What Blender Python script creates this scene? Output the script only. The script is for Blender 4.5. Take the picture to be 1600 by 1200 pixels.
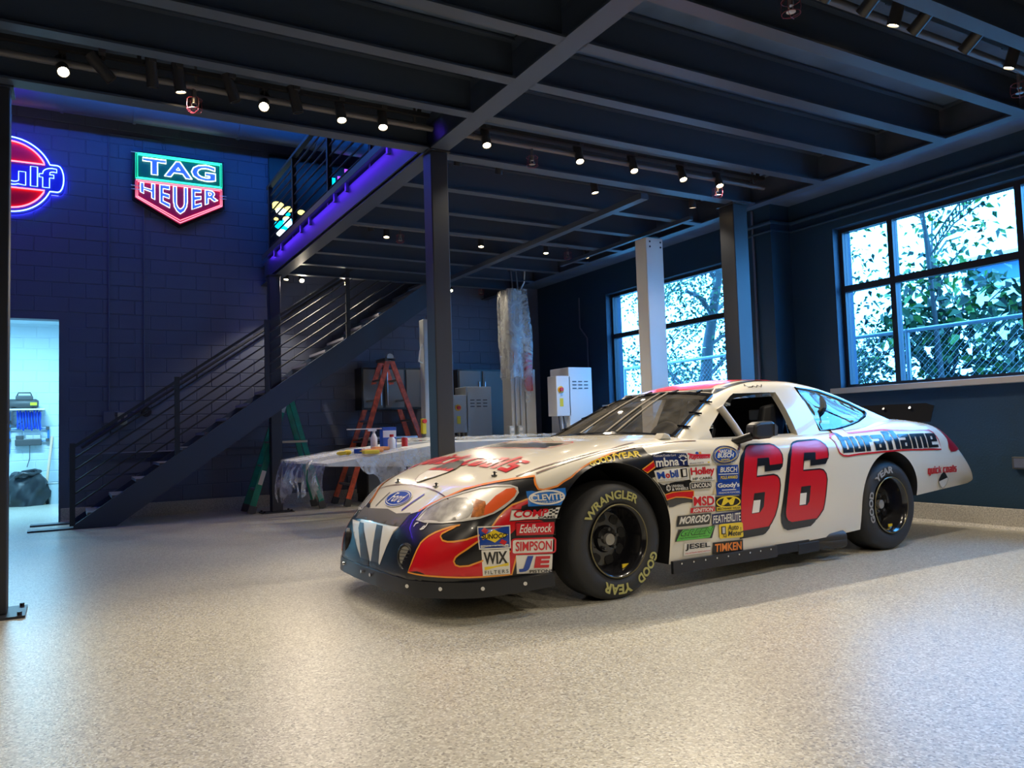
import bpy, bmesh, math, random
from mathutils import Vector, Matrix, Quaternion
from mathutils.bvhtree import BVHTree
from mathutils.geometry import delaunay_2d_cdt, tessellate_polygon

for o in list(bpy.data.objects): bpy.data.objects.remove(o)
SC = bpy.context.scene
COL = SC.collection
PI = math.pi

# ------------------------------------------------------------------ camera
cam_d = bpy.data.cameras.new('camera'); cam = bpy.data.objects.new('camera', cam_d); COL.objects.link(cam)
YAW, PITCH, ROLL, FPX, CAM_H = math.radians(29.743), math.radians(3.349), math.radians(-1.789), 1216.0, 1.045
fwd = Vector((math.sin(YAW)*math.cos(PITCH), math.cos(YAW)*math.cos(PITCH), math.sin(PITCH)))
rgt = fwd.cross(Vector((0,0,1))).normalized(); upv = rgt.cross(fwd)
r2 = rgt*math.cos(ROLL)+upv*math.sin(ROLL); u2 = upv*math.cos(ROLL)-rgt*math.sin(ROLL)
cam.matrix_world = Matrix(((r2.x,u2.x,-fwd.x,0),(r2.y,u2.y,-fwd.y,0),(r2.z,u2.z,-fwd.z,CAM_H),(0,0,0,1)))
cam_d.sensor_width = 36; cam_d.lens = FPX/1600*36; cam_d.clip_start = .05; cam_d.clip_end = 200
SC.camera = cam

# ------------------------------------------------------------------ world, exposure
W = bpy.data.worlds.new('sky'); SC.world = W; W.use_nodes = True
bg = W.node_tree.nodes['Background']; bg.inputs[0].default_value = (.86,.93,1,1); bg.inputs[1].default_value = 16.0
SC.view_settings.view_transform = 'Standard'; SC.view_settings.look = 'None'
SC.view_settings.gamma = 1.0; SC.view_settings.use_curve_mapping = False
SC.view_settings.exposure = 0.0
SC.cycles.use_denoising = True
SC.cycles.max_bounces = 8; SC.cycles.transparent_max_bounces = 16
SC.cycles.sample_clamp_indirect = 6.0
SPOT_W = 80.0            # watts of one track spotlight
WARM = (1.0, .86, .66)

# ------------------------------------------------------------------ materials
MATS = {}
def mat(name, col, rough=.5, metal=0.0, emit=None, estr=0.0, coat=0.0, bump=None, var=None, alpha=1.0, trans=0.0, spec=.5):
    """bump=(scale, strength)   var=(scale, amount): soft procedural colour variation."""
    if name in MATS: return MATS[name]
    m = bpy.data.materials.new(name); m.use_nodes = True
    nt = m.node_tree; b = nt.nodes['Principled BSDF']
    b.inputs['Base Color'].default_value = (*col, 1); b.inputs['Roughness'].default_value = rough
    b.inputs['Metallic'].default_value = metal; b.inputs['Specular IOR Level'].default_value = spec
    if coat: b.inputs['Coat Weight'].default_value = coat; b.inputs['Coat Roughness'].default_value = .04
    if emit: b.inputs['Emission Color'].default_value = (*emit, 1); b.inputs['Emission Strength'].default_value = estr
    if alpha < 1: b.inputs['Alpha'].default_value = alpha
    if trans: b.inputs['Transmission Weight'].default_value = trans
    if bump or var:
        tc = nt.nodes.new('ShaderNodeTexCoord')
    if bump:
        nz = nt.nodes.new('ShaderNodeTexNoise'); nz.inputs['Scale'].default_value = bump[0]; nz.inputs['Detail'].default_value = 4
        bp = nt.nodes.new('ShaderNodeBump'); bp.inputs['Strength'].default_value = bump[1]; bp.inputs['Distance'].default_value = .01
        nt.links.new(tc.outputs['Object'], nz.inputs['Vector']); nt.links.new(nz.outputs['Fac'], bp.inputs['Height'])
        nt.links.new(bp.outputs['Normal'], b.inputs['Normal'])
    if var:
        nz = nt.nodes.new('ShaderNodeTexNoise'); nz.inputs['Scale'].default_value = var[0]; nz.inputs['Detail'].default_value = 3
        rp = nt.nodes.new('ShaderNodeValToRGB')
        rp.color_ramp.elements[0].position = .3; rp.color_ramp.elements[1].position = .7
        rp.color_ramp.elements[0].color = (*[c*(1-var[1]) for c in col], 1)
        rp.color_ramp.elements[1].color = (*[min(1, c*(1+var[1])) for c in col], 1)
        nt.links.new(tc.outputs['Object'], nz.inputs['Vector']); nt.links.new(nz.outputs['Fac'], rp.inputs['Fac'])
        nt.links.new(rp.outputs['Color'], b.inputs['Base Color'])
    MATS[name] = m
    return m
def glow(name, col, s):
    return mat(name, (.05,.05,.05), emit=col, estr=s)
def glass(name, tint, gloss=.05, rough=.02, haze=0.0):
    if name in MATS: return MATS[name]
    m = bpy.data.materials.new(name); m.use_nodes = True; nt = m.node_tree
    nt.nodes.remove(nt.nodes['Principled BSDF']); out = nt.nodes['Material Output']
    t = nt.nodes.new('ShaderNodeBsdfTransparent'); t.inputs[0].default_value = (*tint, 1)
    g = nt.nodes.new('ShaderNodeBsdfGlossy'); g.inputs['Roughness'].default_value = rough
    f = nt.nodes.new('ShaderNodeLayerWeight')
    pw = nt.nodes.new('ShaderNodeMath'); pw.operation = 'POWER'; pw.inputs[1].default_value = 5
    ad = nt.nodes.new('ShaderNodeMath'); ad.operation = 'MULTIPLY_ADD'; ad.inputs[1].default_value = .9; ad.inputs[2].default_value = gloss; ad.use_clamp = True
    mx = nt.nodes.new('ShaderNodeMixShader')
    nt.links.new(f.outputs['Facing'], pw.inputs[0]); nt.links.new(pw.outputs[0], ad.inputs[0]); nt.links.new(ad.outputs[0], mx.inputs[0])
    if haze:
        df = nt.nodes.new('ShaderNodeBsdfDiffuse'); df.inputs[0].default_value = (.55,.52,.47,1); hz = nt.nodes.new('ShaderNodeMixShader')
        tc = nt.nodes.new('ShaderNodeTexCoord'); nz = nt.nodes.new('ShaderNodeTexNoise'); nz.inputs['Scale'].default_value = 9; nz.inputs['Detail'].default_value = 6
        mr = nt.nodes.new('ShaderNodeMapRange'); mr.inputs['From Min'].default_value = .35; mr.inputs['From Max'].default_value = .72; mr.inputs['To Min'].default_value = haze*.4; mr.inputs['To Max'].default_value = haze
        nt.links.new(tc.outputs['Object'], nz.inputs['Vector']); nt.links.new(nz.outputs['Fac'], mr.inputs['Value']); nt.links.new(mr.outputs[0], hz.inputs[0])
        nt.links.new(t.outputs[0], hz.inputs[1]); nt.links.new(df.outputs[0], hz.inputs[2]); nt.links.new(hz.outputs[0], mx.inputs[1])
    else: nt.links.new(t.outputs[0], mx.inputs[1])
    nt.links.new(g.outputs[0], mx.inputs[2]); nt.links.new(mx.outputs[0], out.inputs[0])
    MATS[name] = m
    return m
def plastic_film(name):
    """Clear polythene sheet: mostly transparent with white haze and creases."""
    m = bpy.data.materials.new(name); m.use_nodes = True; nt = m.node_tree
    b = nt.nodes['Principled BSDF']; b.inputs['Base Color'].default_value = (.85,.88,.9,1); b.inputs['Roughness'].default_value = .18
    tc = nt.nodes.new('ShaderNodeTexCoord'); nz = nt.nodes.new('ShaderNodeTexNoise'); nz.inputs['Scale'].default_value = 4; nz.inputs['Detail'].default_value = 4; nz.inputs['Distortion'].default_value = 2.5
    mr = nt.nodes.new('ShaderNodeMapRange'); mr.inputs['From Min'].default_value = .35; mr.inputs['From Max'].default_value = .7
    mr.inputs['To Min'].default_value = .16; mr.inputs['To Max'].default_value = .50
    bp = nt.nodes.new('ShaderNodeBump'); bp.inputs['Strength'].default_value = .3; bp.inputs['Distance'].default_value = .02
    nt.links.new(tc.outputs['Object'], nz.inputs['Vector']); nt.links.new(nz.outputs['Fac'], mr.inputs['Value']); nt.links.new(mr.outputs[0], b.inputs['Alpha'])
    nt.links.new(nz.outputs['Fac'], bp.inputs['Height']); nt.links.new(bp.outputs['Normal'], b.inputs['Normal'])
    MATS[name] = m
    return m
def floor_mat():
    m = bpy.data.materials.new('epoxy_flake_floor'); m.use_nodes = True; nt = m.node_tree; b = nt.nodes['Principled BSDF']
    tc = nt.nodes.new('ShaderNodeTexCoord')
    vo = nt.nodes.new('ShaderNodeTexVoronoi'); vo.inputs['Scale'].default_value = 120
    rp = nt.nodes.new('ShaderNodeValToRGB'); rp.color_ramp.interpolation = 'CONSTANT'
    cols = [(0,(.47,.445,.375)),(.28,(.38,.36,.30)),(.46,(.54,.52,.44)),(.62,(.42,.405,.345)),(.76,(.63,.615,.54)),(.90,(.26,.245,.21))]
    while len(rp.color_ramp.elements) < len(cols): rp.color_ramp.elements.new(.5)
    for e, (p, c) in zip(rp.color_ramp.elements, cols): e.position = p; e.color = (*c, 1)
    sp = nt.nodes.new('ShaderNodeSeparateColor')
    nt.links.new(tc.outputs['Object'], vo.inputs['Vector']); nt.links.new(vo.outputs['Color'], sp.inputs[0]); nt.links.new(sp.outputs[0], rp.inputs[0])
    nt.links.new(rp.outputs[0], b.inputs['Base Color'])
    nz = nt.nodes.new('ShaderNodeTexNoise'); nz.inputs['Scale'].default_value = 110; nz.inputs['Detail'].default_value = 2
    bp = nt.nodes.new('ShaderNodeBump'); bp.inputs['Strength'].default_value = .35; bp.inputs['Distance'].default_value = .004
    nt.links.new(tc.outputs['Object'], nz.inputs['Vector']); nt.links.new(nz.outputs['Fac'], bp.inputs['Height']); nt.links.new(bp.outputs[0], b.inputs['Normal'])
    b.inputs['Roughness'].default_value = .29; b.inputs['Specular IOR Level'].default_value = .5
    MATS['floor'] = m
    return m
M_FLOOR = floor_mat()
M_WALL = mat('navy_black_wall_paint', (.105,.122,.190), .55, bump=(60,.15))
M_BLUELIT = mat('blue_lit_wall_paint', (.010,.037,.074), .55, bump=(60,.15))  # wall colour carries the blue window light; red cut against the warm lamps
M_STEEL = mat('dark_painted_steel', (.042,.058,.090), .45)
M_POST = mat('black_post_paint', (.024,.028,.038), .45)
M_CEIL = mat('blue_lit_ceiling', (.085,.130,.215), .7, var=(3,.2))  # blue of the window light is put into the ceiling's base colour
M_BASE = mat('flake_cove_base', (.50,.47,.42), .5, var=(90,.35))
M_BLACK = mat('satin_black', (.012,.012,.014), .4)
M_DGREY = mat('dark_grey', (.06,.063,.068), .5)
M_WHITE = mat('white_enamel', (.74,.73,.70), .35)
M_LGREY = mat('light_grey_enamel', (.42,.45,.46), .4)
M_CHROME = mat('chrome', (.75,.75,.75), .2, metal=1)
M_ALU = mat('aluminium', (.55,.55,.56), .38, metal=1)
M_CABLE = mat('white_cable', (.75,.75,.73), .5)
M_RUB = mat('tyre_rubber', (.028,.029,.032), .62, bump=(90,.12))
M_FILM = plastic_film('polythene_film')

# ------------------------------------------------------------------ geometry helpers
def mesh_obj(name, verts, faces, mats, parent=None, mi=None, smooth=None, bevel=0.0):
    me = bpy.data.meshes.new(name)
    me.from_pydata([tuple(v) for v in verts], [], faces)
    if not isinstance(mats, (list, tuple)): mats = [mats]
    for m in mats: me.materials.append(m)
    if mi: me.polygons.foreach_set('material_index', mi)
    if bevel:
        bm = bmesh.new(); bm.from_mesh(me)
        bmesh.ops.remove_doubles(bm, verts=bm.verts, dist=1e-5)
        es = [e for e in bm.edges if len(e.link_faces) == 2 and e.calc_face_angle(0) > .6]
        bmesh.ops.bevel(bm, geom=es, offset=bevel, segments=2, profile=.5, affect='EDGES', clamp_overlap=True)
        bm.to_mesh(me); bm.free()
    if smooth is not None:
        me.polygons.foreach_set('use_smooth', [True]*len(me.polygons))
        me.set_sharp_from_angle(angle=smooth)
    me.update()
    o = bpy.data.objects.new(name, me); COL.objects.link(o)
    if parent: o.parent = parent
    return o
class Geo:
    def __init__(s): s.v = []; s.f = []; s.m = []
    def add(s, V, F, mi=0):
        n = len(s.v); s.v += [tuple(p) for p in V]; s.f += [tuple(i+n for i in f) for f in F]; s.m += [mi]*len(F); return s
    def box(s, x0, x1, y0, y1, z0, z1, mi=0):
        V = [(x,y,z) for z in (z0,z1) for y in (y0,y1) for x in (x0,x1)]
        return s.add(V, [(0,2,3,1),(4,5,7,6),(0,1,5,4),(2,6,7,3),(0,4,6,2),(1,3,7,5)], mi)
    def beam(s, p0, p1, w, h, up=(0,0,1), mi=0):
        """box of width w (sideways) and height h (along up) from p0 to p1"""
        p0, p1, up = Vector(p0), Vector(p1), Vector(up); d = (p1-p0).normalized(); sd = d.cross(up).normalized(); uu = sd.cross(d)
        V = [p+sd*a*w/2+uu*b*h/2 for p in (p0,p1) for b in (-1,1) for a in (-1,1)]
        return s.add(V, [(0,1,3,2),(4,6,7,5),(0,4,5,1),(2,3,7,6),(0,2,6,4),(1,5,7,3)], mi)
    def cyl(s, p0, p1, r, n=16, r1=None, mi=0, caps=True):
        p0, p1 = Vector(p0), Vector(p1); d = (p1-p0).normalized(); a = d.orthogonal().normalized(); b = d.cross(a); r1 = r if r1 is None else r1
        V = [p0+(a*math.cos(t)+b*math.sin(t))*r for t in [2*PI*k/n for k in range(n)]]+[p1+(a*math.cos(t)+b*math.sin(t))*r1 for t in [2*PI*k/n for k in range(n)]]
        F = [(k, (k+1) % n, n+(k+1) % n, n+k) for k in range(n)]
        if caps: F += [tuple(range(n))[::-1], tuple(range(n, 2*n))]
        return s.add(V, F, mi)
    def tube(s, pts, r, n=8, closed=False, mi=0):
        P = [Vector(p) for p in pts]; N = len(P)
        if N < 2: return s
        rings = []; a = None
        for i in range(N):
            if closed: d = (P[(i+1) % N]-P[i-1])
            else: d = (P[min(i+1, N-1)]-P[max(i-1, 0)])
            d = d.normalized() if d.length > 1e-9 else Vector((0,0,1))
            if a is None: a = d.orthogonal().normalized()
            else:
                a = a-d*a.dot(d); a = a.normalized() if a.length > 1e-6 else d.orthogonal().normalized()
            b = d.cross(a); rings.append([P[i]+(a*math.cos(2*PI*k/n)+b*math.sin(2*PI*k/n))*r for k in range(n)])
        V = [p for R_ in rings for p in R_]; F = []
        for i in range(N if closed else N-1):
            j = (i+1) % N
            for k in range(n): F.append((i*n+k, i*n+(k+1) % n, j*n+(k+1) % n, j*n+k))
        if not closed: F += [tuple(range(n))[::-1], tuple((N-1)*n+k for k in range(n))]
        return s.add(V, F, mi)
    def prism(s, poly, fn, d0, d1, mi=0):
        """poly: 2D outline; fn(a, b, d) -> point; extruded from depth d0 to d1"""
        n = len(poly); V = [fn(a, b, d0) for a, b in poly]+[fn(a, b, d1) for a, b in poly]
        return s.add(V, [tuple(range(n))[::-1], tuple(range(n, 2*n))]+[(k, (k+1) % n, n+(k+1) % n, n+k) for k in range(n)], mi)
    def lathe(s, prof, origin, axis, n=32, mi=0, closed=False):
        """prof: list of (distance along axis, radius)"""
        o, d = Vector(origin), Vector(axis).normalized(); a = d.orthogonal().normalized(); b = d.cross(a); V = []; F = []
        for (t, r) in prof: V += [o+d*t+(a*math.cos(2*PI*k/n)+b*math.sin(2*PI*k/n))*r for k in range(n)]
        m = len(prof)
        for i in range(m if closed else m-1):
            j = (i+1) % m
            for k in range(n): F.append((i*n+k, i*n+(k+1) % n, j*n+(k+1) % n, j*n+k))
        return s.add(V, F, mi)
    def ball(s, c, r, n=12, mi=0):
        rx, ry, rz = r if isinstance(r, (tuple, list)) else (r, r, r); V = []; F = []; m = n//2
        for i in range(m+1):
            t = PI*i/m
            for k in range(n): V.append((c[0]+rx*math.sin(t)*math.cos(2*PI*k/n), c[1]+ry*math.sin(t)*math.sin(2*PI*k/n), c[2]+rz*math.cos(t)))
        for i in range(m):
            for k in range(n): F.append((i*n+k, (i+1)*n+k, (i+1)*n+(k+1) % n, i*n+(k+1) % n))
        return s.add(V, F, mi)
    def build(s, name, mats, parent=None, smooth=None, bevel=0.0):
        return mesh_obj(name, s.v, s.f, mats, parent, s.m if not bevel else None, smooth, bevel)
def tag(o, label, cat, group=None):
    o['label'] = label; o['category'] = cat
    if group: o['group'] = group
    return o
def thing(name, label, cat, loc=(0,0,0), rz=0.0, group=None):
    o = bpy.data.objects.new(name, None); COL.objects.link(o); o.location = loc; o.rotation_euler = (0,0,rz); o.empty_display_size = .1
    return tag(o, label, cat, group)
def struct(o, label=None, cat=None):
    o['kind'] = 'structure'
    if label: o['label'] = label
    return o
def grid_wall(name, m, axis, a0, a1, z0, z1, d0, d1, holes):
    """A wall slab in the plane of (axis, z), thickness d0..d1, with rectangular holes (a0,a1,z0,z1); one connected mesh."""
    As = sorted(set([a0, a1]+[h[0] for h in holes]+[h[1] for h in holes])); Zs = sorted(set([z0, z1]+[h[2] for h in holes]+[h[3] for h in holes]))
    As = [a for a in As if a0 <= a <= a1]; Zs = [z for z in Zs if z0 <= z <= z1]
    def solid(i, j):
        if not (0 <= i < len(As)-1 and 0 <= j < len(Zs)-1): return False
        a = (As[i]+As[i+1])/2; z = (Zs[j]+Zs[j+1])/2
        return not any(h[0] < a < h[1] and h[2] < z < h[3] for h in holes)
    idx = {}; V = []; F = []
    def vid(i, j, k):
        if (i, j, k) not in idx:
            idx[(i,j,k)] = len(V); d = (d0, d1)[k]
            V.append((As[i], d, Zs[j]) if axis == 'x' else (d, As[i], Zs[j]))
        return idx[(i,j,k)]
    for i in range(len(As)-1):
        for j in range(len(Zs)-1):
            if not solid(i, j): continue
            for k in (0, 1): F.append(tuple(vid(a, b, k) for a, b in ((i,j),(i+1,j),(i+1,j+1),(i,j+1))))
            for (di, dj, e) in ((-1,0,((i,j),(i,j+1))),(1,0,((i+1,j),(i+1,j+1))),(0,-1,((i,j),(i+1,j))),(0,1,((i,j+1),(i+1,j+1)))):
                if not solid(i+di, j+dj): F.append((vid(*e[0],0), vid(*e[1],0), vid(*e[1],1), vid(*e[0],1)))
    o = mesh_obj(name, V, F, m)
    bm = bmesh.new(); bm.from_mesh(o.data); bmesh.ops.recalc_face_normals(bm, faces=bm.faces); bm.to_mesh(o.data); bm.free()
    return o
_TXT = {}
def text_shape(s, bold=0.0, shear=0.0, space=1.0):
    """2D triangles and outline loops of a line of text, scaled to the unit square; also its aspect ratio."""
    key = (s, bold, shear, space)
    if key in _TXT: return _TXT[key]
    cu = bpy.data.curves.new('t', 'FONT'); cu.body = s; cu.offset = bold; cu.shear = shear; cu.space_character = space; cu.resolution_u = 3
    ob = bpy.data.objects.new('t', cu); COL.objects.link(ob)
    me = bpy.data.meshes.new_from_object(ob.evaluated_get(bpy.context.evaluated_depsgraph_get()))
    bpy.data.objects.remove(ob); bpy.data.curves.remove(cu)
    bm = bmesh.new(); bm.from_mesh(me); bpy.data.meshes.remove(me)
    bmesh.ops.remove_doubles(bm, verts=bm.verts, dist=1e-4); bmesh.ops.triangulate(bm, faces=bm.faces)
    xs = [v.co.x for v in bm.verts]; ys = [v.co.y for v in bm.verts]
    x0, x1, y0, y1 = min(xs), max(xs), min(ys), max(ys); sx, sy = max(x1-x0, 1e-6), max(y1-y0, 1e-6)
    n2 = lambda v: ((v.co.x-x0)/sx, (v.co.y-y0)/sy)
    tris = [[n2(v) for v in f.verts] for f in bm.faces]
    nxt = {}
    for e in bm.edges:
        if len(e.link_faces) == 1:
            lp = e.link_loops[0]; nxt.setdefault(lp.vert.index, []).append(lp.link_loop_next.vert.index)
    bm.verts.ensure_lookup_table(); loops = []
    while nxt:
        st = next(iter(nxt)); cur = st; L = []
        while cur in nxt:
            L.append(n2(bm.verts[cur])); q = nxt[cur]; w = q.pop()
            if not q: del nxt[cur]
            cur = w
            if cur == st: break
        if len(L) > 2: loops.append(L)
    bm.free()
    _TXT[key] = (tris, loops, sx/sy)
    return _TXT[key]
ORD = ['first','second','third','fourth','fifth','sixth','seventh','eighth','ninth','tenth','eleventh','twelfth','thirteenth','fourteenth','fifteenth','sixteenth']
# ================================================================== the setting
YB = 11.95      # inner face of the back wall
XR = 7.42       # inner face of the right wall
ZJ = 3.32       # underside of joists and girders
ZD = 3.60       # underside of the mezzanine deck
ZU = 6.0        # upper ceiling over the void
WIN1 = (2.30, 5.66, 1.38, 3.17); WIN2 = (7.36, 9.90, 1.38, 3.14)
struct(Geo().box(-6,XR+.3,-4,YB+4.6,-.1,0).build('floor', M_FLOOR))
wb = struct(grid_wall('wall_back', M_WALL, 'x', -6, XR+.3, 0, ZU, YB, YB+.2, [(-1.35,-.09,0,2.70)]))
wr = struct(grid_wall('wall_right', M_BLUELIT, 'y', -4, YB, 0, ZU, XR, XR+.3, [WIN1, WIN2]))
struct(Geo().box(-6.2,-6,-4,YB+.2,0,ZU).build('wall_left', M_WALL))
struct(Geo().box(-6.2,XR+.3,-4.2,-4,0,ZU).build('wall_front', M_WALL))
struct(Geo().box(-6.2,XR+.3,-4.2,YB+.2,ZU,ZU+.1).build('ceiling', M_CEIL))
# painted concrete blocks of the back wall, each proud of its recessed joints
def block_mesh(w, hh, d, m):
    g = Geo(); c = .006; a, b = w/2, hh/2
    V = [(-a,0,-b),(a,0,-b),(a,0,b),(-a,0,b),(-a+c,-d,-b+c),(a-c,-d,-b+c),(a-c,-d,b-c),(-a+c,-d,b-c)]
    g.add(V, [(4,5,6,7),(0,1,5,4),(1,2,6,5),(2,3,7,6),(3,0,4,7)])
    me = bpy.data.meshes.new('block'); me.from_pydata(g.v, [], g.f); me.materials.append(m); return me
bm_full = block_mesh(.392,.192,.007,M_WALL)
rng = random.Random(4)
rest = Geo(); nblk = 0
for r in range(29):
    z = .2+.2*r+.1
    for c in range(-15, 36):
        x = -.05+.4*c*0.5*2*.5 if False else -6+.4*(c+15)+(.2 if r % 2 else 0)
        if x > XR-.25 or x < -5.7: continue
        if -1.6 < x < .12 and z < 2.82: continue
        dy = rng.uniform(-.0015,.0015)
        if -.95 < x < 3.3 and z < 5.5 and nblk < 300:
            o = bpy.data.objects.new('block', bm_full); COL.objects.link(o); o.location = (x, YB+dy, z); o.parent = wb; nblk += 1
        elif (3.3 <= x and z < 3.5) or (-1.4 < x < 3.3):
            rest.add([(v.co.x+x, v.co.y+YB+dy, v.co.z+z) for v in bm_full.vertices], [tuple(p.vertices) for p in bm_full.polygons])
o = rest.build('block_courses', M_WALL, wb); o['kind'] = 'stuff'
# cove base
bb = Geo(); prof = [(0,0),(-.035,0),(-.012,.03),(-.006,.185),(0,.19)]
for (x0, x1) in ((-.09, XR),):
    bb.add([(x, YB+a, b) for x in (x0,x1) for a, b in prof], [(k, k+1, k+6, k+5) for k in range(4)]+[(4,3,2,1,0),(5,6,7,8,9)])
struct(bb.build('baseboard_back', M_BASE))
br = Geo().add([(XR+a, y, b) for y in (-4, YB-.04) for a, b in prof], [(k, k+1, k+6, k+5) for k in range(4)]+[(4,3,2,1,0),(5,6,7,8,9)])
struct(br.build('baseboard_right', M_BASE))
# windows
M_FRAME = mat('bronze_window_frame', (.018,.02,.026), .4)
M_GLASS = glass('blue_film_glass', (.31,.66,1.0), .04)
def window(name, Y0, Y1, z0, z1, mull, zbar, label):
    mull = sorted(mull); x0, x1 = XR+.10, XR+.19; t = .045
    f = struct(Geo().add(*frame_mesh(Y0, Y1, z0, z1, t, x0, x1)).build(name, M_FRAME), label)
    ys = [Y0+t]+[v for m in mull for v in (m-.03, m+.03)]+[Y1-t]
    for m in mull: Geo().box(x0,x1,m-.03,m+.03,z0+t,z1-t).build('mullion', M_FRAME, f)
    for k in range(0, len(ys), 2):
        Geo().box(x0+.004,x1-.004,ys[k],ys[k+1],zbar-.035,zbar+.035).build('transom_bar', M_FRAME, f)
        for (a, b) in ((z0+t, zbar-.035), (zbar+.035, z1-t)):
            Geo().box(x0+.04,x0+.046,ys[k],ys[k+1],a,b).build('pane', M_GLASS, f)
    return f
def frame_mesh(a0, a1, z0, z1, t, x0, x1):
    V = []; F = []
    for x in (x0, x1):
        V += [(x,a0,z0),(x,a1,z0),(x,a1,z1),(x,a0,z1),(x,a0+t,z0+t),(x,a1-t,z0+t),(x,a1-t,z1-t),(x,a0+t,z1-t)]
    for k in range(4):
        n = (k+1) % 4
        F += [(k,n,4+n,4+k),(8+k,12+k,12+n,8+n),(k,8+k,8+n,n),(4+k,4+n,12+n,12+k)]
    return V, F
w1 = window('window_1', *WIN1, [5.04, 3.76], 2.49, 'dark framed window with blue tinted panes behind the race car')
w2 = window('window_2', *WIN2, [8.95], 2.47, 'dark framed window with blue tinted panes behind the white lift column')
M_SILL = mat('pale_sill', (.50,.43,.38), .45)
struct(Geo().box(XR-.11,XR+.1,2.2,5.72,1.325,1.385).build('trim_1', M_SILL, bevel=.006), 'pale window sill board')
struct(Geo().box(XR-.11,XR+.1,7.3,9.95,1.325,1.385).build('trim_2', M_SILL, bevel=.006))
# pilasters and reveals between the windows
M_WALLB = M_BLUELIT
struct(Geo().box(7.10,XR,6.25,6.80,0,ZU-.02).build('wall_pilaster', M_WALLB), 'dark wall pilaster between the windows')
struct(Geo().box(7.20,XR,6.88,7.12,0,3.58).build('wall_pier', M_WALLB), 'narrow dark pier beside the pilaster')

# ---------------------------------------------------------------- mezzanine: deck, girders, joists, posts
struct(Geo().add(*(lambda P: ([(x,y,z) for z in (ZD,ZD+.06) for x,y in P], [(0,1,2,3,4,5)[::-1],(6,7,8,9,10,11)]+[(k,(k+1)%6,6+(k+1)%6,6+k) for k in range(6)]))([(-6,-4),(XR,-4),(XR,YB),(2.55,YB),(2.55,5.70),(-6,5.70)])).build('ceiling_deck', M_CEIL), 'dark underside of the mezzanine deck')
def ibeam(name, p0, p1, label, bw=.12, hh=.27, group=None, cat='beam', z=ZJ):
    """I section lying along x or y, its underside at z"""
    p0, p1 = Vector((*p0, z)), Vector((*p1, z)); d = (p1-p0).normalized(); sd = Vector((d.y,-d.x,0)); t, w = .014, .012
    P = [(-bw/2,0),(bw/2,0),(bw/2,t),(w/2,t),(w/2,hh-t),(bw/2,hh-t),(bw/2,hh),(-bw/2,hh),(-bw/2,hh-t),(-w/2,hh-t),(-w/2,t),(-bw/2,t)]
    n = 12; V = [p+sd*a+Vector((0,0,b)) for p in (p0,p1) for a, b in P]
    o = mesh_obj(name, V, [(k,(k+1)%n,n+(k+1)%n,n+k) for k in range(n)]+[(0,1,2,11),(2,3,10,11),(3,4,9,10),(4,5,8,9),(5,6,7,8)]+[(n+0,n+11,n+2,n+1)], M_STEEL)
    return tag(o, label, cat, group)
ibeam('girder', (2.60,-4), (2.60,YB), 'wide dark steel girder running overhead to the mezzanine railing', .16, .279)
ibeam('edge_beam', (-6,5.68), (2.52,5.68), 'dark steel edge beam under the balcony in front of the neon signs', .13, .28)
ibeam('edge_beam', (2.68,5.74), (6.24,5.74), 'dark steel beam running from the middle post towards the right column', .13, .28)
ibeam('wall_girder', (6.32,-4), (6.32,YB), 'dark steel girder along the window side carrying the joist ends', .12, .28)
JL = [-1.8,-1.2,-.6,.03,.64,1.25,1.86,2.47,3.08,3.70,4.29,4.90]
far = {2.47:'nearest',3.08:'second',3.70:'third',4.29:'fourth',4.90:'fifth'}
for i, y in enumerate(JL):
    w = far.get(y, ORD[i]+' from the front wall')
    ibeam('joist', (-6,y), (2.525,y), 'dark ceiling joist left of the girder, %s in view' % w if y in far else 'dark ceiling joist left of the girder, '+w, .10, .27, 'joists left of the girder', 'joist')
for i, y in enumerate(JL+[6.55,7.28,8.0,8.75,9.5,10.22,10.94]):
    lab = ('dark ceiling joist right of the girder above the car, %s in view' % far[y]) if y in far else ('dark joist behind the middle post, %s beyond the cross beam' % ORD[i-len(JL)] if y > 6 else 'dark ceiling joist right of the girder, %s from the front wall' % ORD[i])
    ibeam('joist', (2.675,y), (6.265,y), lab, .10, .27, 'joists right of the girder', 'joist')
struct(Geo().box(6.385,XR,-4,YB,ZD-.02,ZD-.001).build('ceiling_soffit', M_CEIL), 'dark soffit strip above the windows')
# deep channel under the far joists and short brace
tag(Geo().box(4.86,4.95,5.85,10.9,ZJ-.06,ZJ-.002).build('strut_channel', M_STEEL), 'dark strut channel running under the far joists to the plastic wrapped column', 'channel')
tag(Geo().box(5.90,5.95,6.3,8.9,ZJ-.045,ZJ-.002).build('strut_channel', M_STEEL), 'short dark strut channel under the joists near the right column', 'channel')
def post(name, x0, x1, y0, y1, ztop, label, plate=True, plate_ext=(.1,.1,.1,.1)):
    t = thing(name, label, 'post', ((x0+x1)/2,(y0+y1)/2,0)); cx, cy = (x0+x1)/2, (y0+y1)/2
    Geo().box(x0-cx,x1-cx,y0-cy,y1-cy,.015,ztop).build('shaft', M_POST, t, bevel=.008)
    if plate:
        e = plate_ext
        Geo().box(x0-cx-e[0],x1-cx+e[1],y0-cy-e[2],y1-cy+e[3],0,.015).build('base_plate', M_POST, t)
        for sx in (x0-cx-e[0]+.03, x1-cx+e[1]-.03):
            for sy in (y0-cy-e[2]+.04, y1-cy+e[3]-.04):
                Geo().cyl((sx,sy,.014),(sx,sy,.035),.014,6).build('anchor_bolt', M_BLACK, t)
    Geo().box(x0-cx-.02,x1-cx+.02,y0-cy-.02,y1-cy+.02,ztop,ztop+.012).build('cap_plate', M_POST, t)
    return t
post('steel_post', -.50,-.325,5.73,5.905,ZJ-.013,'dark steel post at the left edge in the foreground')
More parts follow.
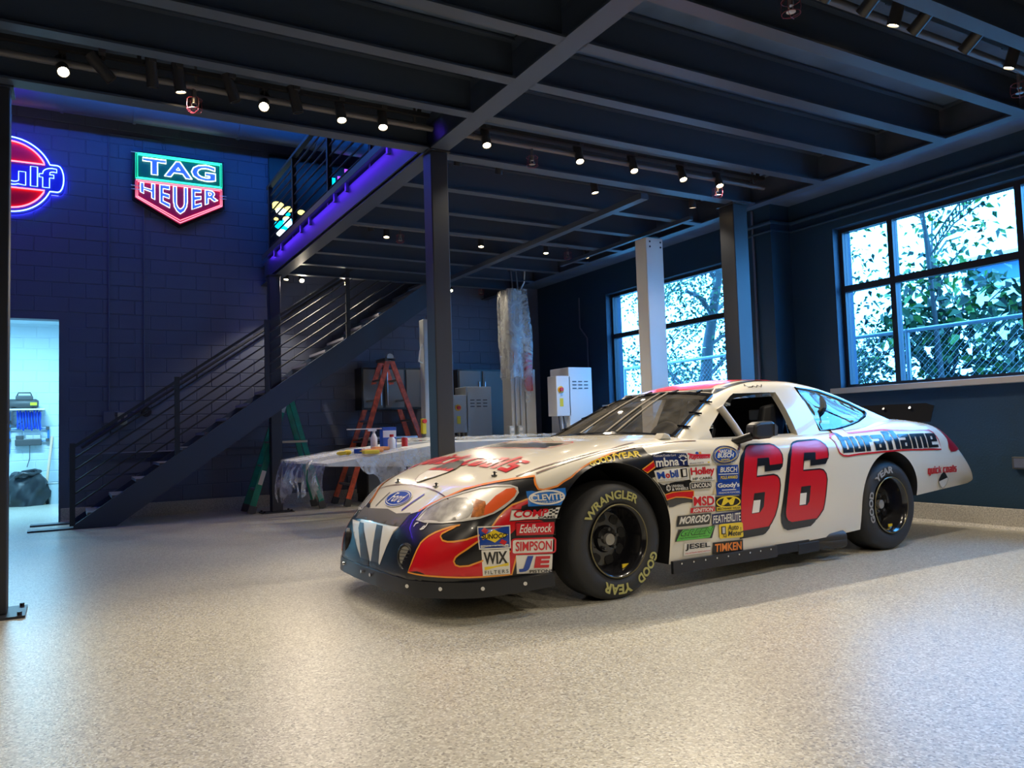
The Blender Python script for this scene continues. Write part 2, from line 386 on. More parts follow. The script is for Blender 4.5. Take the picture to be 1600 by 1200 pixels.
post('steel_post', 2.525,2.675,5.62,5.78,ZJ-.013,'dark steel post in the middle, in front of the lift')
post('steel_post', 2.44,2.59,11.02,11.17,ZJ-.013,'slim dark steel post at the foot of the staircase by the green ladder',plate_ext=(.14,.14,.06,.06))
post('steel_post', 5.96,6.16,5.72,5.92,ZJ-.013,'dark steel post between the two windows behind the car')
# ---------------------------------------------------------------- purple LED strip under the mezzanine edge
M_PURP = glow('violet_led', (.11,.03,1.0), 26)
tag(Geo().box(2.500,2.518,5.80,11.6,ZJ+.03,ZD-.01).build('fascia_plate', M_STEEL), 'dark steel fascia along the balcony edge washed in violet light', 'fascia')
t = thing('led_strip', 'violet LED strip behind an added lip along the foot of the balcony railing', 'led strip', (2.40,5.9,ZD))
Geo().box(.012,.03,0,5.4,.005,.015).build('diode_tape', M_PURP, t); Geo().box(0,.008,0,5.4,-.03,.04).build('lip', M_STEEL, t); Geo().box(.008,.13,0,5.4,.03,.04).build('mounting_flange', M_STEEL, t)  # strip put in for the violet wash; lip added to hide its tape
def area(name, loc, rot, size, power, col, parent=None):
    l = bpy.data.lights.new(name, 'AREA'); l.shape = 'RECTANGLE'; l.size, l.size_y = size; l.energy = power; l.color = col
    o = bpy.data.objects.new(name, l); COL.objects.link(o); o.location = loc; o.rotation_euler = rot
    if parent: o.parent = parent
    return o
def spot(name, loc, target, power, col, size, blend=.6, rad=.035):
    l = bpy.data.lights.new(name, 'SPOT'); l.energy = power; l.color = col; l.spot_size = math.radians(size); l.spot_blend = blend; l.shadow_soft_size = rad
    o = bpy.data.objects.new(name, l); COL.objects.link(o); o.location = loc
    o.rotation_euler = (Vector(target)-Vector(loc)).to_track_quat('-Z','Y').to_euler()
    return o
# ---------------------------------------------------------------- balcony railing on the mezzanine edge
M_RAIL = mat('black_rail', (.025,.027,.034), .6)
t = thing('balcony_railing', 'black railing with horizontal bars along the raised balcony edge', 'railing', (2.53,5.85,ZD+.06))
Geo().box(-.03,.03,0,5.55,.98,1.02).build('top_rail', M_RAIL, t)
Geo().box(-.035,.035,0,5.55,-.03,.03).build('toe_channel', M_STEEL, t)
for y in (.1,1.15,2.55,4.1,5.45): Geo().box(-.025,.025,y-.025,y+.025,-.14,.99).build('baluster_post', M_RAIL, t)
for k in range(7): Geo().cyl((0,.02,.13+.122*k),(0,5.53,.13+.122*k),.011,8).build('bar', M_RAIL, t)
for y in (.6,1.8,2.2,3.2,3.6,4.6,5.0): Geo().box(-.06,-.03,y-.02,y+.02,-.12,.0).build('bracket', M_STEEL, t)
# ---------------------------------------------------------------- staircase
SY0, SY1 = 10.93, 11.86; RISE, RUN = .1895, .2727; NST = 18; SX0 = .20
t = thing('staircase', 'dark steel staircase rising along the back wall', 'staircase', (0,SY0,0))
def stringer(y0, y1, x_end=5.1):
    s = RISE/RUN; P = [(.05,0),(.52,0),(x_end,(x_end-.52)*s),(x_end,(x_end-.06)*s+.05),(.06,.05)]
    P = [(x, min(z, ZD-.02)) for x, z in P]
    return Geo().prism(P, lambda a,b,d:(a,d,b), y0, y1)
stringer(0,.045).build('stringer', M_STEEL, t); stringer(SY1-SY0-.045,SY1-SY0).build('stringer', M_STEEL, t)
M_TREAD = mat('stair_tread', (.20,.20,.24), .4)
for k in range(NST):
    x = SX0+RUN*k; z = RISE*(k+1)
    if z > ZD-.1: break
    Geo().box(x,x+.285,.045,SY1-SY0-.045,z-.035,z).build('tread', M_TREAD, t)
Geo().box(-.42,.1,-.02,.20,0,.02).build('foot_plate', M_STEEL, t)
Geo().box(-.42,.1,SY1-SY0-.2,SY1-SY0,0,.02).build('foot_plate', M_STEEL, t)
sl = RISE/RUN
t2 = thing('stair_railing', 'black stair railing with sloping bars on the open side of the stairs', 'railing', (0,SY0,0)); yy = .022
for x in (.045,1.23,2.38,3.54): Geo().box(x-.03,x+.03,yy-.02,yy+.02,max(.04,(x-.06)*sl-.05),(x-.04)*sl+1.04).build('newel_post', M_RAIL, t2)
for k in range(6):
    dz = .99-.145*k; zs = lambda x: (x-.045)*sl+dz; x1 = min(4.75, (ZD-.08-dz)/sl+.045); g = Geo()
    if k == 0: g.beam((.04,yy,zs(.04)),(x1,yy,zs(x1)),.05,.035)
    else: g.cyl((.045,yy,zs(.045)),(x1,yy,zs(x1)),.011,8)
    g.build('handrail' if k == 0 else 'bar', M_RAIL, t2)
t2 = thing('wall_handrail', 'thin black handrail fixed to the wall above the stairs', 'handrail', (0,YB,0))
Geo().tube([(.15,-.09,.98),(3.9,-.09,.98+3.75*sl)], .02, 10).build('rail', M_RAIL, t2, smooth=.8)
for x in (.5,1.6,2.7,3.6): Geo().tube([(x,-.09,.96+(x-.15)*sl),(x,-.05,.90+(x-.15)*sl),(x,-.006,.90+(x-.15)*sl)], .009, 6).build('bracket', M_RAIL, t2)
# ---------------------------------------------------------------- duct, pipes and conduits
M_DUCT = mat('dark_duct', (.07,.075,.09), .45)
t = thing('air_duct', 'round dark air duct running high along the back wall', 'duct', (0,YB-.55,5.62))
Geo().cyl((-6,0,0),(4.4,0,0),.27,28,caps=True).build('pipe_run', M_DUCT, t, smooth=.7)
for x in (-1.6,-.1,.75,2.1,3.2): Geo().cyl((x,0,0),(x+.04,0,0),.285,28).build('joint_band', M_DUCT, t, smooth=.7)
def hung_strip(x0, x1, m, label):
    t = thing('led_strip', label, 'led strip', (x0,YB-1.05,5.385)); Geo().box(0,x1-x0,-.01,.01,0,.022).build('light_tube', m, t); Geo().box(0,x1-x0,-.014,.014,.022,.034).build('carrier_rail', M_BLACK, t)
    for k in range(4): x = .1+(x1-x0-.2)*k/3; Geo().cyl((x,0,.034),(x,0,ZU-5.385),.004,6).build('hanger_wire', M_BLACK, t)
hung_strip(-5.5,-.42, glow('violet_led_bright',(.11,.03,1.0),80), 'violet LED strip hung high above the round neon sign')
hung_strip(-.38,4.2, glow('blue_led',(.02,.22,1.0),60), 'blue LED strip hung high above the shield shaped sign')
def conduit(pts, label, r=.012, m=M_WALL, cat='conduit'):
    return tag(Geo().tube(pts, r, 8).build('conduit', m, smooth=.8), label, cat)
conduit([(.48,YB-.02,5.30),(.48,YB-.02,1.48)], 'thin dark conduit dropping down the wall to the switch box')
conduit([(.92,YB-.02,5.30),(.92,YB-.02,1.54)], 'thin dark conduit dropping down the wall to the small camera')
conduit([(.48,YB-.02,5.33),(1.15,YB-.02,5.33),(1.18,YB-.02,5.2)], 'dark horizontal conduit above the shield shaped sign')
conduit([(.56,YB-.02,1.45),(.88,YB-.02,1.45)], 'short conduit joining the switch box and the camera')
conduit([(.05,YB-.025,.89),(5.2,YB-.025,.89)], 'long horizontal conduit low on the wall behind the stairs', .014)
t = thing('switch_box', 'dark electrical box on the wall by the stairs', 'electrical box', (.50,YB,1.38))
Geo().box(-.09,.05,-.07,-.008,-.08,.08).build('housing', M_WALL, t, bevel=.005); Geo().box(-.08,.04,-.076,-.07,-.07,.07).build('cover', M_WALL, t)
t = thing('wall_switch', 'pale metal switch plate on the dark wall above the stair handrail', 'switch', (.645,YB,1.36))
Geo().box(-.06,.06,-.045,-.008,-.085,.085).build('plate', mat('switch_plate',(.40,.40,.33),.4), t, bevel=.004); Geo().box(-.02,.02,-.056,-.045,-.035,.035).build('rocker', M_DGREY, t)
t = thing('security_camera', 'small round dark camera on the wall beside the switch', 'camera', (.94,YB,1.45))
Geo().cyl((0,-.008,0),(0,-.03,0),.07,18).build('mount', M_BLACK, t); Geo().cyl((0,-.03,0),(0,-.09,0),.05,18).build('dome', M_BLACK, t); Geo().cyl((0,-.09,0),(0,-.1,0),.022,14).build('lens', mat('lens_glass',(.1,.1,.12),.05), t)
M_PIPE = mat('sprinkler_pipe', (.09,.09,.105), .4)
def pipe(name, pts, r, label):
    t = thing(name, label, 'pipe', pts[0]); o = Vector(pts[0]); Geo().tube([Vector(p)-o for p in pts], r, 10).build('pipe_run', M_PIPE, t, smooth=.8)
    if pts[0][1] == pts[1][1]:
        L = pts[1][0]-pts[0][0]; n = max(2, int(L/1.2))
        for k in range(n): x = .15+(L-.3)*k/(n-1); Geo().box(x-.008,x+.008,-.008,.008,r*.8,ZD-pts[0][2]).build('hanger', M_PIPE, t); Geo().lathe([(-.012,r+.004),(.012,r+.004)],(x,0,0),(1,0,0),12).build('clevis_ring', M_PIPE, t)
    return t
pipe('sprinkler_pipe', [(-5.8,5.52,3.44),(2.50,5.52,3.44)], .024, 'sprinkler pipe beside the edge beam left of the girder')
pipe('sprinkler_pipe', [(2.72,5.52,3.44),(6.2,5.52,3.44)], .024, 'sprinkler pipe beside the cross beam right of the girder')
pipe('sprinkler_pipe', [(2.72,2.80,3.43),(6.2,2.80,3.43)], .026, 'sprinkler pipe under the ceiling at the upper right')
pipe('sprinkler_pipe', [(2.72,8.45,3.44),(6.2,8.45,3.44)], .02, 'sprinkler pipe among the far joists behind the middle post')
pipe('sprinkler_pipe', [(2.72,11.25,3.44),(6.2,11.25,3.44)], .02, 'sprinkler pipe close to the far wall')
for (y, z, r, lab) in ((3.2,3.36,.025,'upper'),(3.2,3.26,.016,'lower')):
    MATS_P = M_PIPE; M_PIPE = M_BLUELIT; pipe('wall_pipe', [(XR-.04,-3.5,z),(XR-.04,6.2,z),(XR-.34,6.22,z),(XR-.34,6.84,z)], r, '%s pipe along the wall above the windows' % lab); M_PIPE = MATS_P
M_CAGE = mat('red_cage', (.20,.02,.04), .4); M_BRASS = mat('nickel_sprinkler', (.6,.55,.5), .3, metal=1)
def sprinkler(x, y, ztop, label):
    t = thing('fire_sprinkler', label, 'sprinkler', (x,y,ztop))
    Geo().cyl((0,0,0),(0,0,-.06),.012,8).build('drop', M_PIPE, t)
    Geo().cyl((0,0,-.06),(0,0,-.10),.016,8).cyl((0,0,-.13),(0,0,-.135),.026,10).tube([(-.014,0,-.1),(-.018,0,-.115),(0,0,-.13)],.004,5).tube([(.014,0,-.1),(.018,0,-.115),(0,0,-.13)],.004,5).build('nozzle', M_BRASS, t)
    g = Geo()
    for k in range(2):
        a = PI*k/2+.4; c, s = math.cos(a), math.sin(a)
        g.tube([(r*c, r*s, z) for r, z in ((.03,-.055),(.05,-.075),(.055,-.12),(.045,-.155),(0,-.165),(-.045,-.155),(-.055,-.12),(-.05,-.075),(-.03,-.055))], .0016, 5)
    for z, r in ((-.075,.05),(-.145,.05)): g.tube([(r*math.cos(2*PI*k/16), r*math.sin(2*PI*k/16), z) for k in range(16)], .0016, 5, True)
    g.build('guard_cage', M_CAGE, t)
for (x, y, zt, lab) in ((.74,5.52,3.42,'red caged sprinkler head hanging near the top left spotlights'),(3.42,5.52,3.42,'red caged sprinkler head on the pipe right of the middle post'),
    (5.55,5.52,3.42,'red caged sprinkler head under the last spotlight above the right column'),(3.38,8.45,3.43,'red caged sprinkler head among the far joists left of the middle post'),
    (5.74,8.45,3.43,'red caged sprinkler head above the white electrical cabinet'),(5.9,11.25,3.43,'small red caged sprinkler head at the far wall by the wrapped column'),
    (3.43,2.80,3.41,'red caged sprinkler head at the top edge, upper right'),(5.76,2.82,3.41,'red caged sprinkler head at the right edge under the ceiling')):
    sprinkler(x, y, zt, lab)
# ---------------------------------------------------------------- track spotlights
M_CAN = mat('charcoal_spot_can', (.03,.03,.035), .35); M_BULB = glow('warm_bulb', (1.0,.74,.42), 55)
def track(x0, x1, y, z, label):
    t = thing('light_track', label, 'light track', (x0,y,z)); Geo().box(0,x1-x0,-.018,.018,0,.03).build('rail', M_BLACK, t)
    n = max(2, int((x1-x0)/1.4))
    for k in range(n): x = .08+(x1-x0-.16)*k/(n-1); Geo().box(x-.012,x+.012,-.012,.012,.03,ZD-z).build('hanger', M_BLACK, t)
def lamp(x, y, z, d, label, group, lit=1.0, cone=110, tgt=None):
    """one track head: stem, can, lens; d = direction of its beam; z = lens height"""
    d = Vector(d).normalized(); t = thing('track_spotlight', label, 'spotlight', (x,y,z), 0, group)
    L = .19; back = -d*L; top = ZD-.085-z
    Geo().cyl((back.x*.45,back.y*.45,back.z*.45),(back.x*.45,back.y*.45,top),.008,8).box(back.x*.45-.02,back.x*.45+.02,back.y*.45-.06,back.y*.45+.06,top-.012,top+.012).build('stem', M_CAN, t)
    Geo().lathe([(-L,.0),(-L,.036),(0,.038),(0,.032),(-.012,.031)], (0,0,0), d, 18).build('can', M_CAN, t, smooth=.6)
    Geo().lathe([(-.010,0),(-.010,.031)], (0,0,0), d, 16).build('bulb_lens', M_BULB if lit else M_BLACK, t)
    if lit:
        s = spot('spot_beam', Vector((x,y,z))+d*.02, Vector((x,y,z))+d, SPOT_W*lit, WARM, cone)
        s.parent = t; s.matrix_parent_inverse = Matrix.Translation((-x,-y,-z))
    return t
track(-5.6,2.45,5.47,ZD-.10,'black light track left of the girder above the edge beam')
track(2.75,6.15,5.47,ZD-.10,'black light track right of the girder above the cross beam')
track(2.75,6.15,2.74,ZD-.10,'black light track at the upper right over the car')
track(-5.6,2.45,2.74,ZD-.10,'black light track overhead left of the girder')
track(-5.6,6.15,-.30,ZD-.10,'black light track behind the camera position')
track(2.75,6.15,6.0,ZD-.10,'short black light track just beyond the cross beam')
track(2.75,6.15,8.53,ZD-.10,'black light track among the far joists')
track(2.7,6.1,11.38,ZD-.10,'black light track near the far wall by the stairs')
cdir = lambda x, y: Vector((0-x, 0-y, -3.0))
# front track, left of girder
g1 = 'spotlights along the track left of the girder'
for i, (x, lit, d) in enumerate([(-.03,1,(.12,-.9,-.9)),(.24,0,(.75,.1,-.8)),(.48,0,(.1,.25,-1)),(.65,1,(.15,.1,-1)),(1.0,0,(.35,.1,-1)),(1.19,1,(-.25,-.9,-.9)),(1.43,0,(.25,.1,-1)),(1.75,1,(0,-.35,-1)),(2.07,1,(-.1,-.4,-1))]):
    lamp(x, 5.47, 3.36, d, '%s spotlight, %s from the left on the track above the edge beam' % ('glowing' if lit else 'black unlit', ORD[i]), g1, lit*(1.0 if x < 1.9 else .35), 100)
g2 = 'spotlights along the track above the cross beam'
for i, (x, y) in enumerate([(2.96,5.5),(3.88,5.5),(4.48,5.5),(5.07,5.5),(5.54,5.38)]):
    lamp(x, 5.47, 3.36, (-.12,-.42,-1), 'glowing spotlight, %s to the right of the girder above the cross beam' % ORD[i], g2, 1.4 if x > 3.2 else .6, 115)
lamp(4.42,6.0,3.30,(.1,-.1,-1),'small spotlight just beyond the cross beam, above the wrapped column','spotlights beyond the cross beam',.25)
lamp(5.67,6.0,3.30,(.1,.1,-1),'small spotlight beyond the cross beam beside the right column','spotlights beyond the cross beam',.25)
lamp(3.36,6.0,3.34,(.05,.3,-1),'unlit black spotlight beyond the cross beam below the sprinkler','spotlights beyond the cross beam',0)
lamp(2.95,6.0,3.36,(.05,.3,-1),'unlit black spotlight just right of the middle post top','spotlights beyond the cross beam',0)
g3 = 'spotlights at the upper right'
for i, (x, lit, d) in enumerate([(3.62,0,(.1,.8,-.5)),(3.95,0,(0,.9,-.6)),(4.24,1,(-.05,.35,-1)),(4.42,0,(0,.9,-.6)),(4.95,0,(.05,.9,-.6)),(5.48,1,(-.1,.35,-1))]):
    lamp(x, 2.74, 3.36, d, '%s spotlight, %s from the left on the upper right track' % ('glowing' if lit else 'black unlit', ORD[i]), g3, lit*1.4, 110)
g4 = 'spotlights overhead out of view'
for i, x in enumerate((-4.2,-2.6,-1.0)): lamp(x, 2.74, 3.36, (.15,.1,-1), 'glowing spotlight, %s along the overhead track left of the girder' % ORD[i], g4, 1.0, 110)
for i, x in enumerate((-3.0,-1.2,.4,2.0,3.6,5.2)): lamp(x, -.30, 3.36, (.05,.42,-1), 'glowing spotlight, %s along the track behind the camera' % ORD[i], g4, 1.7, 86)
g5 = 'spotlights among the far joists'
for i, (x, lit) in enumerate(((3.24,1),(4.49,1),(5.45,1),(6.1,1))): lamp(x, 8.53, 3.34, (-.1,-.15,-1), 'small glowing spotlight, %s from the left among the far joists' % ORD[i], g5, 1.0, 115)
lamp(3.05,8.53,3.40,(.2,.2,-1),'small unlit spotlight under the balcony among the far joists',g5,0)
g6 = 'spotlights near the far wall'
for i, (x, d) in enumerate(((2.76,(-.1,-.2,-1)),(2.99,(-.15,-.9,-.7)),(3.66,(-.25,-.9,-.7)),(5.41,(-.2,-.6,-1)))):
    lamp(x, 11.38, 3.33, d, 'glowing spotlight, %s from the left on the track at the far wall' % ORD[i], g6, 1.2, 115)
# ================================================================== neon signs
def neon_loops(loops, fn, r, name, m, parent):
    g = Geo()
    for L in loops:
        P = []
        for p in L:
            q = Vector(fn(*p))
            if not P or (q-P[-1]).length > .012: P.append(q)
        if len(P) > 2: g.tube(P, r, 6, True)
    return g.build(name, m, parent, smooth=.9)
N_CY = glow('pale_blue_neon', (.35,.75,1.0), 3); N_WH = glow('white_neon', (.75,.9,1.0), 3.2); N_RED = glow('red_neon', (1.0,.12,.16), 5)
N_PINK = glow('pink_neon', (1.0,.28,.42), 1.6); N_GRN = glow('green_neon', (.03,1.0,.55), 2.2); N_BLU = glow('deep_blue_neon', (.05,.06,1.0), 14)
# round sign
cx, cz, R0 = -.68, 4.57, .50
t = thing('round_neon_sign', 'round red and blue neon sign with glowing letters on the dark wall', 'neon sign', (cx,YB-.10,cz))
def gulf_outline(r, bw, bh):
    a0 = math.asin(bh/r); P = [(r*math.cos(a), r*math.sin(a)) for a in [a0+(PI-2*a0)*k/30 for k in range(31)]]
    P += [(-bw+(.08 if False else 0)+.07*(1-math.cos(b))-.0, bh*math.cos(b)) if False else (-(bw-.07+.07*math.sin(b)), bh*math.cos(b)) for b in [PI*k/8 for k in range(9)]]
    P += [(r*math.cos(a), r*math.sin(a)) for a in [PI+a0+(PI-2*a0)*k/30 for k in range(31)]]
    P += [(bw-.07+.07*math.sin(b), -bh*math.cos(b)) for b in [PI*k/8 for k in range(9)]]
    return P
Geo().prism(gulf_outline(.52,.645,.205), lambda a,b,d:(a,d,b), 0, .04).build('backing', mat('sign_blue',(.02,.03,.75),.4), t)
def cap_poly(r, s): 
    a0 = math.asin(.175/r); return [(r*math.cos(a), s*r*math.sin(a)) for a in [a0+(PI-2*a0)*k/32 for k in range(33)]]
for s in (1,-1):
    Geo().prism(cap_poly(.44,s), lambda a,b,d:(a,d,b), -.012, 0).build('red_panel', mat('sign_red',(.72,.01,.04),.4), t)
    Geo().tube([(a,-.03,b) for a,b in cap_poly(.44,s)], .010, 6, True).build('neon_tube', N_RED, t, smooth=.9)
Geo().tube([(a,-.03,b) for a,b in gulf_outline(.495,.622,.18)], .008, 6, True).build('neon_tube', N_CY, t, smooth=.9)
Geo().tube([(a,.07,b) for a,b in gulf_outline(.50,.625,.19)], .012, 6, True).build('halo_tube', N_BLU, t, smooth=.9)
tr, lp, asp = text_shape('Gulf', .02)
neon_loops(lp, lambda a,b:(-.52+1.06*a,-.03,-.135+.27*b), .006, 'letter_tube', N_CY, t)
# shield sign
x0, x1, zt, zm, zs_, ztip = .80, 1.965, 5.085, 4.70, 4.435, 4.115
t = thing('shield_neon_sign', 'shield shaped green and red neon sign with white outlined letters', 'neon sign', (0,YB-.12,0))
fnY = lambda a,b,d:(a,d,b); xm = (x0+x1)/2
Geo().prism([(x0-.03,zt+.03),(x0-.03,zs_-.015),(xm,ztip-.035),(x1+.03,zs_-.015),(x1+.03,zt+.03)], fnY, .03, .09).build('backing', M_BLACK, t)
Geo().prism([(x0,zt),(x0,zm),(x1,zm),(x1,zt)], fnY, .0, .03).build('green_panel', mat('sign_green',(.0,.16,.12),.4), t)
Geo().prism([(x0,zm-.004),(x0,zs_),(xm,ztip),(x1,zs_),(x1,zm-.004)], fnY, .0, .03).build('red_panel', mat('sign_crimson',(.35,.01,.10),.4), t)
e = .035
Geo().tube([(a,-.02,b) for a,b in [(x0+e,zt-e),(x0+e,zm+e*.6),(x1-e,zm+e*.6),(x1-e,zt-e)]], .012, 6, True).build('neon_tube', N_GRN, t)
Geo().tube([(a,-.02,b) for a,b in [(x0+.012,zt-.012),(x0+.012,zm+.012),(x1-.012,zm+.012),(x1-.012,zt-.012)]], .007, 6, True).build('neon_tube', N_GRN, t)
Geo().tube([(a,-.02,b) for a,b in [(x0+e*.4,zm-e*.4),(x0+e*.4,zs_+e*.3),(xm,ztip+e*.6),(x1-e*.4,zs_+e*.3),(x1-e*.4,zm-e*.4)]], .009, 6, True).build('neon_tube', N_PINK, t)
Geo().tube([(a,-.02,b) for a,b in [(x0+e,zm-e),(x0+e,zs_+e*.6),(xm,ztip+e*1.6),(x1-e,zs_+e*.6),(x1-e,zm-e)]], .006, 6, True).build('neon_tube', N_RED, t)
tr, lp, asp = text_shape('TAG', .035, 0, 1.05)
fT = lambda a,b:(x0+.10+(x1-x0-.20)*a, -.02, zm+.085+.235*b)
neon_loops(lp, fT, .0075, 'letter_tube', N_WH, t)
M_LB = mat('letter_blue', (.05,.16,.75), .4, emit=(.03,.10,.6), estr=.5)
g = Geo(); [g.add([(fT(*p)[0],-.004,fT(*p)[2]) for p in T_], [(0,1,2)]) for T_ in tr]; g.build('letter_face', M_LB, t)
tr, lp, asp = text_shape('HEUER', .022, 0, 1.22)
def fH(a, b):
    k = 1-abs(a*2-1); top = zm-.045; bot = zs_+.085-(zs_-ztip)*.80*k
    return (x0+.07+(x1-x0-.14)*a, -.02, bot+(top-bot)*b)
neon_loops(lp, fH, .0055, 'letter_tube', N_WH, t)
g = Geo(); [g.add([(fH(*p)[0],-.004,fH(*p)[2]) for p in T_], [(0,1,2)]) for T_ in tr]; g.build('letter_face', M_LB, t)
for (x, z, s) in ((x0-.05,zt-.01,.1),(x0-.05,4.60,.11),(x0-.05,4.55,.11),(x1-.05,4.59,.1),(x1-.05,4.55,.1)):
    Geo().cyl((x,-.025,z),(x+s,-.025,z),.007,6).build('tube_end', mat('clear_tube',(.8,.8,.8),.2), t)
# ================================================================== lit utility room behind the doorway
M_UT = mat('white_block_paint', (.55,.66,.72), .6, bump=(40,.1))
YU = 16.3
ub = struct(Geo().box(-2.2,.6,YU,YU+.15,0,3.2).build('wall_utility_back', M_UT), 'pale painted block wall of the lit utility room')
struct(Geo().box(-2.3,-2.2,YB+.2,YU+.15,0,3.2).build('wall_utility_left', M_UT)); struct(Geo().box(.45,.6,YB+.2,YU,0,3.2).build('wall_utility_right', M_UT))
struct(Geo().box(-2.3,.6,YB+.2,YU+.15,3.2,3.3).build('ceiling_utility', M_UT))
bmu = block_mesh(.392,.192,.006,M_UT)
for r in range(15):
    for c in range(5):
        x = -1.7+.4*c+(.2 if r % 2 else 0); z = .36+.1+.2*r
        if z < 3.1 and x < .3:
            o = bpy.data.objects.new('block', bmu); COL.objects.link(o); o.location = (x,YU,z); o.parent = ub
struct(Geo().box(-2.2,.45,YU-.012,YU,0,.345).build('baseboard_utility', mat('utility_base',(.42,.52,.58),.5)))
t = thing('ceiling_lamp', 'bright cool tube lamp on the ceiling of the utility room', 'lamp', (-.8,14.2,3.2))
Geo().box(-.6,.6,-.09,.09,-.06,0).build('housing', M_WHITE, t); Geo().box(-.58,.58,-.07,.07,-.075,-.06).build('diffuser', glow('cool_tube',(.45,.85,1.0),9), t)
a_ = area('tube_light', (-.8,14.2,3.11), (0,0,0), (1.2,.16), 210, (.34,.74,1.0)); a_.parent = t; a_.matrix_parent_inverse = Matrix.Translation((.8,-14.2,-3.2))
struct(Geo().box(-.11,-.085,YB-.012,YB+.2,0,2.71).build('trim_3', M_WALL), 'dark jamb of the doorway')
t = thing('trash_bag', 'full black plastic rubbish bag on the utility room floor', 'bag', (-.62,15.9,0))
g = Geo(); rg = random.Random(3); n, m_ = 26, 16; V = []; 
for i in range(m_+1):
    f = i/m_; zz = .56*f
    for k in range(n):
        a = 2*PI*k/n; rr = (.30+.04*math.sin(3*a+4*f)+.03*math.sin(7*a-9*f)+rg.uniform(-.012,.012))*(1.08-.35*f**3 if f < .86 else .80-.9*(f-.86)) 
        V.append((rr*math.cos(a), rr*.8*math.sin(a), zz+.03*math.sin(5*a)*f))
g.add(V, [(i*n+k, i*n+(k+1)%n, (i+1)*n+(k+1)%n, (i+1)*n+k) for i in range(m_) for k in range(n)]+[tuple(range(n))[::-1], tuple(m_*n+k for k in range(n))])
M_BAG = mat('black_bin_liner', (.02,.024,.03), .28); g.build('sack', M_BAG, t, smooth=1.2)
g = Geo().tube([(-.16,-.2,.50),(-.05,-.23,.56),(.1,-.2,.53),(.2,-.1,.58),(.12,.02,.6),(-.08,.03,.57)], .03, 8); g.build('gathered_top', M_BAG, t, smooth=1.2)
t = thing('compressor_shelf', 'small white wall shelf in the utility room', 'shelf', (-.66,YU,1.66))
Geo().box(-.28,.30,-.36,-.01,-.012,.012).build('board', M_WHITE, t)
for x in (-.2,.22): Geo().box(x-.012,x+.012,-.30,-.01,-.03,-.012).box(x-.012,x+.012,-.03,-.01,-.25,-.012).build('bracket', M_ALU, t)
t = thing('air_compressor', 'grey portable compressor on the utility room shelf', 'compressor', (-.68,YU-.19,1.672))
Geo().lathe([(-.24,0),(-.235,.06),(-.2,.085),(.18,.085),(.225,.06),(.23,0)], (0,0,.09), (1,0,0), 20).build('tank', M_DGREY, t, smooth=.8)
Geo().box(-.12,.14,-.07,.07,.15,.235).build('motor_cover', M_DGREY, t, bevel=.02); Geo().tube([(-.1,0,.23),(-.08,0,.285),(.1,0,.285),(.12,0,.23)],.012,8).build('handle', M_BLACK, t)
Geo().box(.10,.2,-.092,-.085,.06,.11).build('sticker', mat('lime_sticker',(.6,.75,.02),.5), t)
for x in (-.15,.15): Geo().box(x-.03,x+.03,-.07,.07,0,.02).build('foot', M_BLACK, t)
t = thing('blue_hose', 'coiled bright blue air hose hanging below the shelf', 'hose', (-.60,YU-.14,1.5))
M_HOSE = mat('blue_hose', (.01,.07,.75), .35)
g = Geo().tube([(.17*math.sin(a*1.0)*.9*(1-.0*a)-.0+ (a/60.0-.5)*.32*0, .07*math.cos(a*.37), -.02+.155*math.cos(a)) for a in [k*.35 for k in range(0)]] or [(0,0,0)], .01)
for k in range(9):
    x = -.17+.042*k
    g.tube([(x+.006*math.sin(a*2), -.06*math.sin(a), .0-.16*math.cos(a)-.02*((k*7) % 3)) for a in [2*PI*q/18 for q in range(18)]], .013, 6, True)
g.build('coil', M_HOSE, t, smooth=.9); Geo().cyl((-.2,0,.13),(.2,0,.13),.015,10).build('hanger_peg', M_ALU, t)
t = thing('air_pipe', 'blue air pipe with brass elbows on the utility room wall', 'pipe', (-.95,YU-.06,1.33))
M_AP = mat('blue_air_pipe', (.02,.16,.45), .3)
Geo().tube([(.05,0,0),(.62,0,0),(.64,0,-.02),(.64,0,-.2),(.62,0,-.22),(.5,0,-.22)], .016, 8).build('pipe_run', M_AP, t)
Geo().tube([(.05,0,.3),(.05,0,-.42),(.03,0,-.46)], .018, 8).build('riser', M_AP, t)
for (x, z) in ((.63,0),(.63,-.21),(.05,0),(.05,.12),(.05,-.2)): Geo().box(x-.028,x+.028,-.028,.028,z-.028,z+.028).build('fitting', M_DGREY, t)
Geo().tube([(.05,-.01,.1),(.15,-.03,.06),(.25,-.03,.12),(.27,-.02,.24)], .012, 6).build('loop_hose', M_DGREY, t)
t = thing('filter_unit', 'dark air filter unit on the utility room wall', 'machine', (-.61,YU-.05,1.10))
Geo().box(-.2,.2,-.09,.04,-.07,.04).build('body', M_DGREY, t, bevel=.01); 
for x in (-.13,0.02,.13): Geo().box(x-.06,x+.05,-.08,.03,.04,.11).build('valve_block', M_LGREY if x > 0 else M_DGREY, t, bevel=.008)
Geo().tube([(.02,-.06,-.07),(.02,-.06,-.3),(-.02,-.05,-.45)],.007,6).build('drain_tube', M_DGREY, t)
t = tag(Geo().beam((-.36,15.85,.0),(-.25,16.27,1.18),.035,.035).build('broom_handle', mat('raw_wood',(.62,.42,.28),.6)), 'bare wooden pole leaning on the utility room wall', 'pole')
t = thing('bucket', 'pale translucent bucket beside the wooden pole', 'bucket', (-.18,15.95,0))
Geo().lathe([(0,0),(0,.12),(.36,.155),(.36,.148),(.012,.113),(.012,0)], (0,0,0), (0,0,1), 24).build('tub', mat('bucket_plastic',(.45,.55,.6),.4), t, smooth=.7)
Geo().tube([(.155*math.cos(a),.155*math.sin(a),.36) for a in [2*PI*k/24 for k in range(24)]], .01, 6, True).build('rim', M_LGREY, t)
